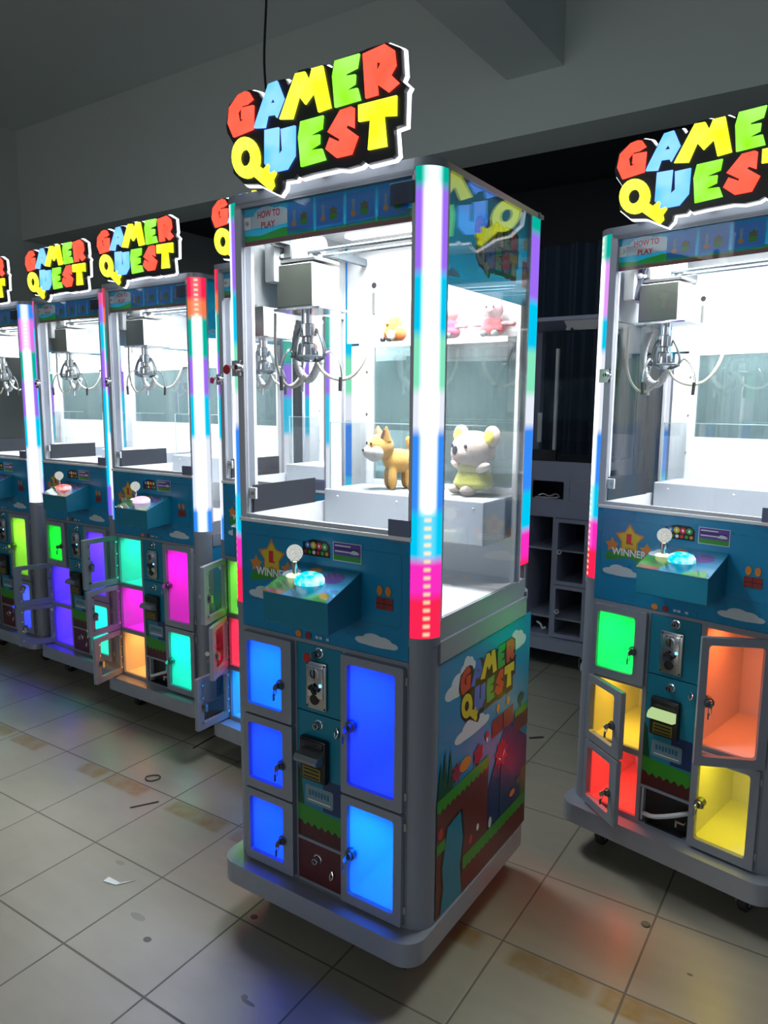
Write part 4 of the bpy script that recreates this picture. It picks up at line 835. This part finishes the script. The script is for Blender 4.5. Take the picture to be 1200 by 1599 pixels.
# ---------------------------------------------------------------- the unlit cabinet in the dark
blue_lit_silver = paint('silver_coat_blue_lit', (0.36, 0.39, 0.50), 0.4)  # silver made lighter and bluer in place of blue ambient light
def unlit_machine(x, y, yaw):
    root = tag(empty('unlit_claw_machine', (x, y, 0), yaw), 'unlit grey claw machine without sign or artwork, in the dark behind the lit ones', 'claw machine')
    b = MB(); b.prism([rrect(-0.012, W+0.006, -0.055, D+0.01, 0.055, 8)], UP, 0.106, 0.168, blue_lit_silver); b.obj('base_plinth', root, bevel=0.004)
    for cx in (0.09, W-0.05):
        for cy in (0.0, D-0.08):
            c = MB(); c.cyl((cx, cy, 0.08), (cx, cy, 0.105), 0.022, steel, 14); c.box(cx-0.022, cx-0.018, cy-0.02, cy+0.02, 0.03, 0.085, steel); c.box(cx+0.018, cx+0.022, cy-0.02, cy+0.02, 0.03, 0.085, steel)
            c.lathe([(0.0, -0.014), (0.0325, -0.010), (0.0325, 0.010), (0.0, 0.014)], (cx, cy+0.006, 0.033), white_in, 18, 'x'); c.obj('caster', root, smooth=False)
    s = MB()
    for nm, cx, cy, a0, dg in CORN: s.prism([sector(cx, cy, R0, a0)], UP, 0.168, 1.90, blue_lit_silver)
    for xa, xb in ((0, 0.010), (W-0.010, W)): s.box(xa, xb, R0, D-R0, 0.168, 1.14, blue_lit_silver)
    s.box(X0, X1, D-0.010, D, 0.168, 1.14, blue_lit_silver)
    for xa, xb in ((X0, 0.062), (0.225, 0.235), (0.375, 0.3928), (0.5768, X1)): s.box(xa, xb, 0.0, 0.34, 0.168, 0.846, blue_lit_silver)
    for z in (0.168, 0.273, 0.655, 0.838): s.box(X0, X1, 0.004, 0.34, z, z+0.010, blue_lit_silver)
    s.box(0.39, X1, 0.004, 0.34, 0.466, 0.476, blue_lit_silver)
    s.prism([[(X0, 0.846), (X1, 0.846), (X1, 1.142), (X0, 1.142)], [(0.250, 0.940), (0.427, 0.940), (0.427, 1.035), (0.250, 1.035)]], FRONT, 0.0, -0.006, blue_lit_silver)
    s.prism([rrect(0.458, 0.56, 0.935, 1.050, 0.004), rrect(0.462, 0.556, 0.939, 1.046, 0.004)], FRONT, 0.001, 0.0, steel)
    s.box(0.0, W, 0.0, D, 1.88, 1.90, blue_lit_silver)
    for xa, xb in ((0.045, 0.060), (W-0.06, W-0.045)): s.box(xa, xb, -0.002, 0.01, 1.142, 1.88, blue_lit_silver)
    s.obj('cabinet_shell', root, smooth=False)
    l = MB(); l.box(X0, X1, 0.34, 0.35, 0.17, 0.84, dark_in); l.box(0.01, W-0.01, 0.02, D-0.02, 1.13, 1.14, paint('dark_grey_deck', (0.12, 0.13, 0.15), 0.7)); l.obj('inner_back', root, smooth=False)  # dark back of the lockers and dark grey deck
    for k in ('R1', 'R2'):
        xa, xb, za, zb = LOCKERS[k]
        d = MB(); d.prism([rrect(xa, xb, za, zb, 0.003, 1), rrect(xa+0.018, xb-0.018, za+0.02, zb-0.02, 0.006)], FRONT, 0.014, -0.002, blue_lit_silver); do = d.obj('locker_door', root, smooth=False)
        d = MB(); d.box(xa+0.016, xb-0.016, -0.004, -0.001, za+0.018, zb-0.018, locker_pane); d.obj('door_pane', do, smooth=False)
        zc = (za+zb)/2; d = MB(); d.lathe([(0.007, -0.018), (0.013, -0.020), (0.013, -0.014), (0.007, -0.014), (0.007, -0.018)], (xa+0.030, 0, zc), white_in, 20, 'y'); d.obj('lock_ring', do)
    d = MB(); d.tube([(0.31, -0.01, 0.245), (0.335, -0.02, 0.238), (0.345, -0.018, 0.215), (0.36, -0.01, 0.222)], 0.006, white_in, 8); d.obj('dangling_latch', root)
    g = MB(); g.box(0.06, W-0.06, 0.004, 0.008, 1.145, 1.878, pane_clear); g.obj('front_glass', root, smooth=False)
    for xa in (0.004, W-0.008):
        g = MB(); g.box(xa, xa+0.004, R0, D-R0, 1.14, 1.88, pane_clear); g.obj('side_glass', root, smooth=False)
    n = MB(); n.box(0.335, 0.350, 0.05, 0.07, 1.14, 1.74, white_in); n.box(0.245, 0.268, 0.05, 0.06, 1.24, 1.40, white_in); n.box(0.06, 0.35, 0.04, 0.09, 1.12, 1.20, black); n.obj('inner_guide_rail', root, smooth=False)
    n = MB(); n.tube([(0.29, -0.008, 0.955), (0.32, -0.012, 0.965), (0.35, -0.010, 0.955), (0.39, -0.012, 0.968), (0.41, -0.006, 0.95)], 0.005, chrome, 8); n.tube([(0.27, -0.004, 0.945), (0.34, -0.010, 0.945), (0.40, -0.004, 0.95)], 0.004, cable_g, 8); n.obj('loose_wiring', root)
    return root
unlit_machine(0.608, 4.133, -0.59)

# ---------------------------------------------------------------- toys in the nearest machine
def plush_mat(name, color, rough=0.95):
    if name in MATS: return MATS[name]
    m, nt, out = node_mat(name); b = bsdf(nt, color, rough, 0, 0.2)
    b.inputs['Sheen Weight'].default_value = 0.4; b.inputs['Sheen Roughness'].default_value = 0.5
    tc = nt.nodes.new('ShaderNodeTexCoord'); nz = nt.nodes.new('ShaderNodeTexNoise'); nz.inputs['Scale'].default_value = 420; nz.inputs['Detail'].default_value = 3
    nt.links.new(tc.outputs['Object'], nz.inputs['Vector']); bp = nt.nodes.new('ShaderNodeBump'); bp.inputs['Strength'].default_value = 0.9; bp.inputs['Distance'].default_value = 0.003
    nt.links.new(nz.outputs['Fac'], bp.inputs['Height']); nt.links.new(bp.outputs[0], b.inputs['Normal'])
    c = mix_col(nt, nz.outputs['Fac'], tuple(x*0.86 for x in color), tuple(min(1, x*1.1) for x in color)); nt.links.new(c, b.inputs['Base Color'])
    nt.links.new(b.outputs[0], out.inputs[0]); MATS[name] = m; return m
def main_local(x, y, z):
    c, s = math.cos(-0.59), math.sin(-0.59); return (-0.4216+x*c-y*s, 1.9481+x*s+y*c, z)
def blob(name, ells, m, parent=None, loc=None, rz=0, vox=0.0035):
    mb = MB()
    for e in ells:
        rot = Matrix.Rotation(e[6], 3, e[7]) if len(e) > 6 else None
        mb.ell(e[0:3], e[3:6], m, 20, 12, rot)
    o = mb.obj(name, parent, loc)
    r = o.modifiers.new('fuse', 'REMESH'); r.mode = 'VOXEL'; r.voxel_size = vox; r.use_smooth_shade = True
    s = o.modifiers.new('soften', 'SMOOTH'); s.iterations = 6; s.factor = 0.6
    o.rotation_euler = (0, 0, rz); return o
def bead(name, parent, items):
    mb = MB()
    for c, r, m in items: mb.ell(c, r, m, 16, 10)
    return mb.obj(name, parent)
cream = plush_mat('cream_plush', (0.66, 0.52, 0.43)); lemon = plush_mat('lemon_plush', (0.62, 0.60, 0.10)); lemon2 = plush_mat('yellow_plush', (0.90, 0.75, 0.05))
ink = paint('black_bead', (0.015, 0.015, 0.018), 0.15)
# a toy is one body with eyes, nose, ears and clothes as parts; it faces -y
def mouse():
    r = tag(empty('plush_koala', main_local(0.505, 0.458, 1.1885), -0.59-0.45), 'cream plush koala in a fluffy lemon dress sitting on the grey prize tray', 'plush toy')
    b = blob('body', [(0, 0, 0.056, 0.040, 0.036, 0.048), (0, -0.004, 0.124, 0.066, 0.052, 0.050), (0, -0.038, 0.112, 0.038, 0.026, 0.026),
                      (-0.052, -0.014, 0.078, 0.030, 0.013, 0.012, 0.35, 'Y'), (0.052, -0.014, 0.078, 0.030, 0.013, 0.012, -0.35, 'Y'),
                      (-0.024, -0.036, 0.016, 0.015, 0.026, 0.015), (0.024, -0.036, 0.016, 0.015, 0.026, 0.015)], cream, r)
    for s in (-1, 1):
        e = MB(); e.ell((s*0.064, 0.004, 0.160), (0.030, 0.012, 0.028), cream, 18, 12); eo = e.obj('ear', r)
        e = MB(); e.ell((s*0.063, -0.007, 0.158), (0.020, 0.006, 0.019), lemon2, 16, 10); e.obj('inner_ear', eo)
    r.scale = (1.10, 1.10, 1.04)
    bead('eye', r, [((-0.027, -0.050, 0.133), (0.0055, 0.004, 0.006), ink)]); bead('eye', r, [((0.027, -0.050, 0.133), (0.0055, 0.004, 0.006), ink)])
    bead('nose', r, [((0, -0.0625, 0.122), (0.009, 0.006, 0.014), ink)])
    m = MB(); m.tube([(-0.014, -0.0605, 0.100), (0, -0.064, 0.096), (0.014, -0.0605, 0.100)], 0.0012, paint('pink_thread', (0.6, 0.2, 0.2), 0.8), 6); m.obj('mouth', r)
    blob('dress', [(0, 0, 0.070, 0.043, 0.040, 0.030), (0, 0, 0.045, 0.053, 0.047, 0.028), (0, -0.002, 0.032, 0.058, 0.050, 0.020)], lemon, r, vox=0.004)
mouse()
def fox():
    r = tag(empty('plush_fox', main_local(0.230, 0.414, 1.1885), -0.59-0.65), 'golden plush fox with white cheeks and dark inner ears standing on the prize tray', 'plush toy')
    gold = plush_mat('golden_plush', (0.70, 0.38, 0.09)); wht = plush_mat('white_plush', (0.85, 0.80, 0.72)); brown = plush_mat('brown_plush', (0.22, 0.09, 0.07))
    blob('body', [(0, 0.045, 0.085, 0.036, 0.050, 0.036), (0, -0.012, 0.128, 0.042, 0.040, 0.038), (-0.018, 0.02, 0.036, 0.014, 0.015, 0.038), (0.018, 0.02, 0.036, 0.014, 0.015, 0.038),
                  (-0.018, 0.075, 0.036, 0.014, 0.015, 0.038), (0.018, 0.075, 0.036, 0.014, 0.015, 0.038), (0, 0.088, 0.125, 0.013, 0.015, 0.038, 0.5, 'X')], gold, r)
    blob('muzzle', [(0, -0.046, 0.112, 0.024, 0.020, 0.020), (-0.026, -0.030, 0.112, 0.020, 0.020, 0.022), (0.026, -0.030, 0.112, 0.020, 0.020, 0.022), (0, -0.030, 0.100, 0.026, 0.022, 0.018)], wht, r)
    for s in (-1, 1):
        e = MB(); e.cyl((s*0.024, -0.004, 0.150), (s*0.040, -0.008, 0.186), 0.017, gold, 16, 0.003); eo = e.obj('ear', r)
        e = MB(); e.cyl((s*0.026, -0.012, 0.156), (s*0.039, -0.015, 0.179), 0.011, brown, 12, 0.002); e.obj('inner_ear', eo)
        bead('eye', r, [((s*0.020, -0.048, 0.137), (0.004, 0.003, 0.005), ink)])
    bead('nose', r, [((0, -0.066, 0.118), (0.005, 0.004, 0.004), ink)])
    blob('tail', [(0.0, 0.112, 0.138, 0.015, 0.020, 0.028)], gold, r)
fox()
def chick():
    r = tag(empty('plush_bird', main_local(0.212, 0.492, 1.6225), -0.59-0.3), 'round yellow and orange plush bird on the acrylic top shelf', 'plush toy')
    yel = plush_mat('sun_yellow_plush', (0.72, 0.40, 0.02)); org = plush_mat('orange_plush', (0.70, 0.16, 0.03))
    blob('body', [(0, 0, 0.038, 0.036, 0.030, 0.034), (0.0, 0.0, 0.058, 0.028, 0.026, 0.022)], yel, r)
    blob('wing', [(0.032, -0.004, 0.026, 0.016, 0.022, 0.022)], org, r); blob('wing', [(-0.034, 0.002, 0.026, 0.010, 0.018, 0.020)], org, r)
    blob('breast', [(0.010, -0.022, 0.020, 0.018, 0.012, 0.017)], plush_mat('white_plush', (0.85, 0.80, 0.72)), r)
    for s in (-1, 1): bead('foot', r, [((s*0.014-0.008, -0.028, 0.008), (0.009, 0.009, 0.008), ink)])
    bead('beak', r, [((0, -0.028, 0.052), (0.007, 0.008, 0.005), org)])
chick()
def doll(x, dress_name, dress, label, rz):
    r = tag(empty('plush_pig', main_local(x, 0.492, 1.6225), rz), label, 'plush toy')
    pink = plush_mat('pale_pink_plush', (0.70, 0.36, 0.38))
    blob('body', [(0, 0, 0.034, 0.028, 0.022, 0.026), (0, -0.002, 0.074, 0.031, 0.026, 0.028), (-0.040, -0.004, 0.036, 0.020, 0.008, 0.008), (0.040, -0.004, 0.036, 0.020, 0.008, 0.008), (0.060, -0.005, 0.036, 0.010, 0.010, 0.010),
                  (-0.018, 0, 0.102, 0.009, 0.006, 0.012), (0.018, 0, 0.102, 0.009, 0.006, 0.012)], pink, r)
    blob('dress', [(0, 0, 0.040, 0.030, 0.025, 0.018), (0, -0.001, 0.020, 0.037, 0.029, 0.018)], plush_mat(dress_name, dress), r)
    for s in (-1, 1): bead('foot', r, [((s*0.016, -0.030, 0.009), (0.010, 0.011, 0.009), paint('grey_sole', (0.12, 0.15, 0.15), 0.7))]); bead('eye', r, [((s*0.010, -0.028, 0.080), (0.003, 0.002, 0.004), ink)])
    bead('snout', r, [((0, -0.030, 0.070), (0.010, 0.006, 0.007), plush_mat('rose_plush', (0.75, 0.35, 0.40)))])
doll(0.396, 'rose_dress_cloth', (0.60, 0.05, 0.16), 'pale pink plush pig in a rose pink dress on the top shelf', -0.59-0.1)
doll(0.532, 'red_dress_cloth', (0.50, 0.006, 0.02), 'pale pink plush pig in a bright red dress on the top shelf', -0.59+0.15)

# ---------------------------------------------------------------- small things about the hall
w = MB(); hx = hall(-1.21, 1.5)
w.tube([(hx[0], hx[1], ZC), (hx[0]+0.004, hx[1], 3.4), (hx[0]-0.012, hx[1]+0.005, 3.1), (hx[0]+0.004, hx[1], 2.8), (hx[0]-0.006, hx[1], 2.35)], 0.006, black, 8, 6)
tag(w.obj('hanging_cable'), 'thin black cable hanging from the ceiling behind the nearest lit sign', 'cable')
def floor_bit(name, pts, z, h, m, label, cat, bend=0):
    mb = MB(); mb.prism([pts], lambda u, v, d: (u, v, d), z, z+h, m); return tag(mb.obj(name, smooth=False), label, cat)
floor_bit('paper_scrap', [(-0.845, 2.030), (-0.80, 2.012), (-0.748, 2.035), (-0.79, 2.022), (-0.835, 2.050)], 0.001, 0.0015, paint('white_paper', (0.75, 0.80, 0.80), 0.7), 'curved white paper scrap lying on the tiles, front left', 'paper')
r = MB(); r.tube([(-0.887+0.028*math.cos(t*PI/8), 2.645+0.022*math.sin(t*PI/8), 0.004+0.001*math.sin(t)) for t in range(17)], 0.0022, rubber, 6, 2)
tag(r.obj('rubber_ring'), 'small dark rubber ring lying on the floor tiles before the open lockers', 'ring')
for pts, lab in (([(-0.80, 2.90), (-0.735, 3.02), (-0.728, 3.016), (-0.793, 2.896)], 'thin dark plastic strip on the floor under the open locker doors, left of centre'),
                 ([(-0.905, 2.440), (-0.815, 2.482), (-0.812, 2.476), (-0.902, 2.435)], 'short dark strip lying on the tiles next to the brown tape marks'),
                 ([(0.640, 3.020), (0.705, 3.032), (0.708, 3.018), (0.645, 3.008)], 'dark plastic sliver on the floor in front of the unlit grey machine')):
    floor_bit('plastic_strip', pts, 0.001, 0.002, rubber, lab, 'strip')
c = MB(); c.lathe([(0, 0.001), (0.011, 0.001), (0.012, 0.003), (0.010, 0.005), (0.0, 0.005)], (0.743, 1.860, 0), paint('olive_cap', (0.10, 0.11, 0.08), 0.6), 18)
tag(c.obj('bottle_cap'), 'small olive grey round cap on the floor right of the nearest machine', 'cap')
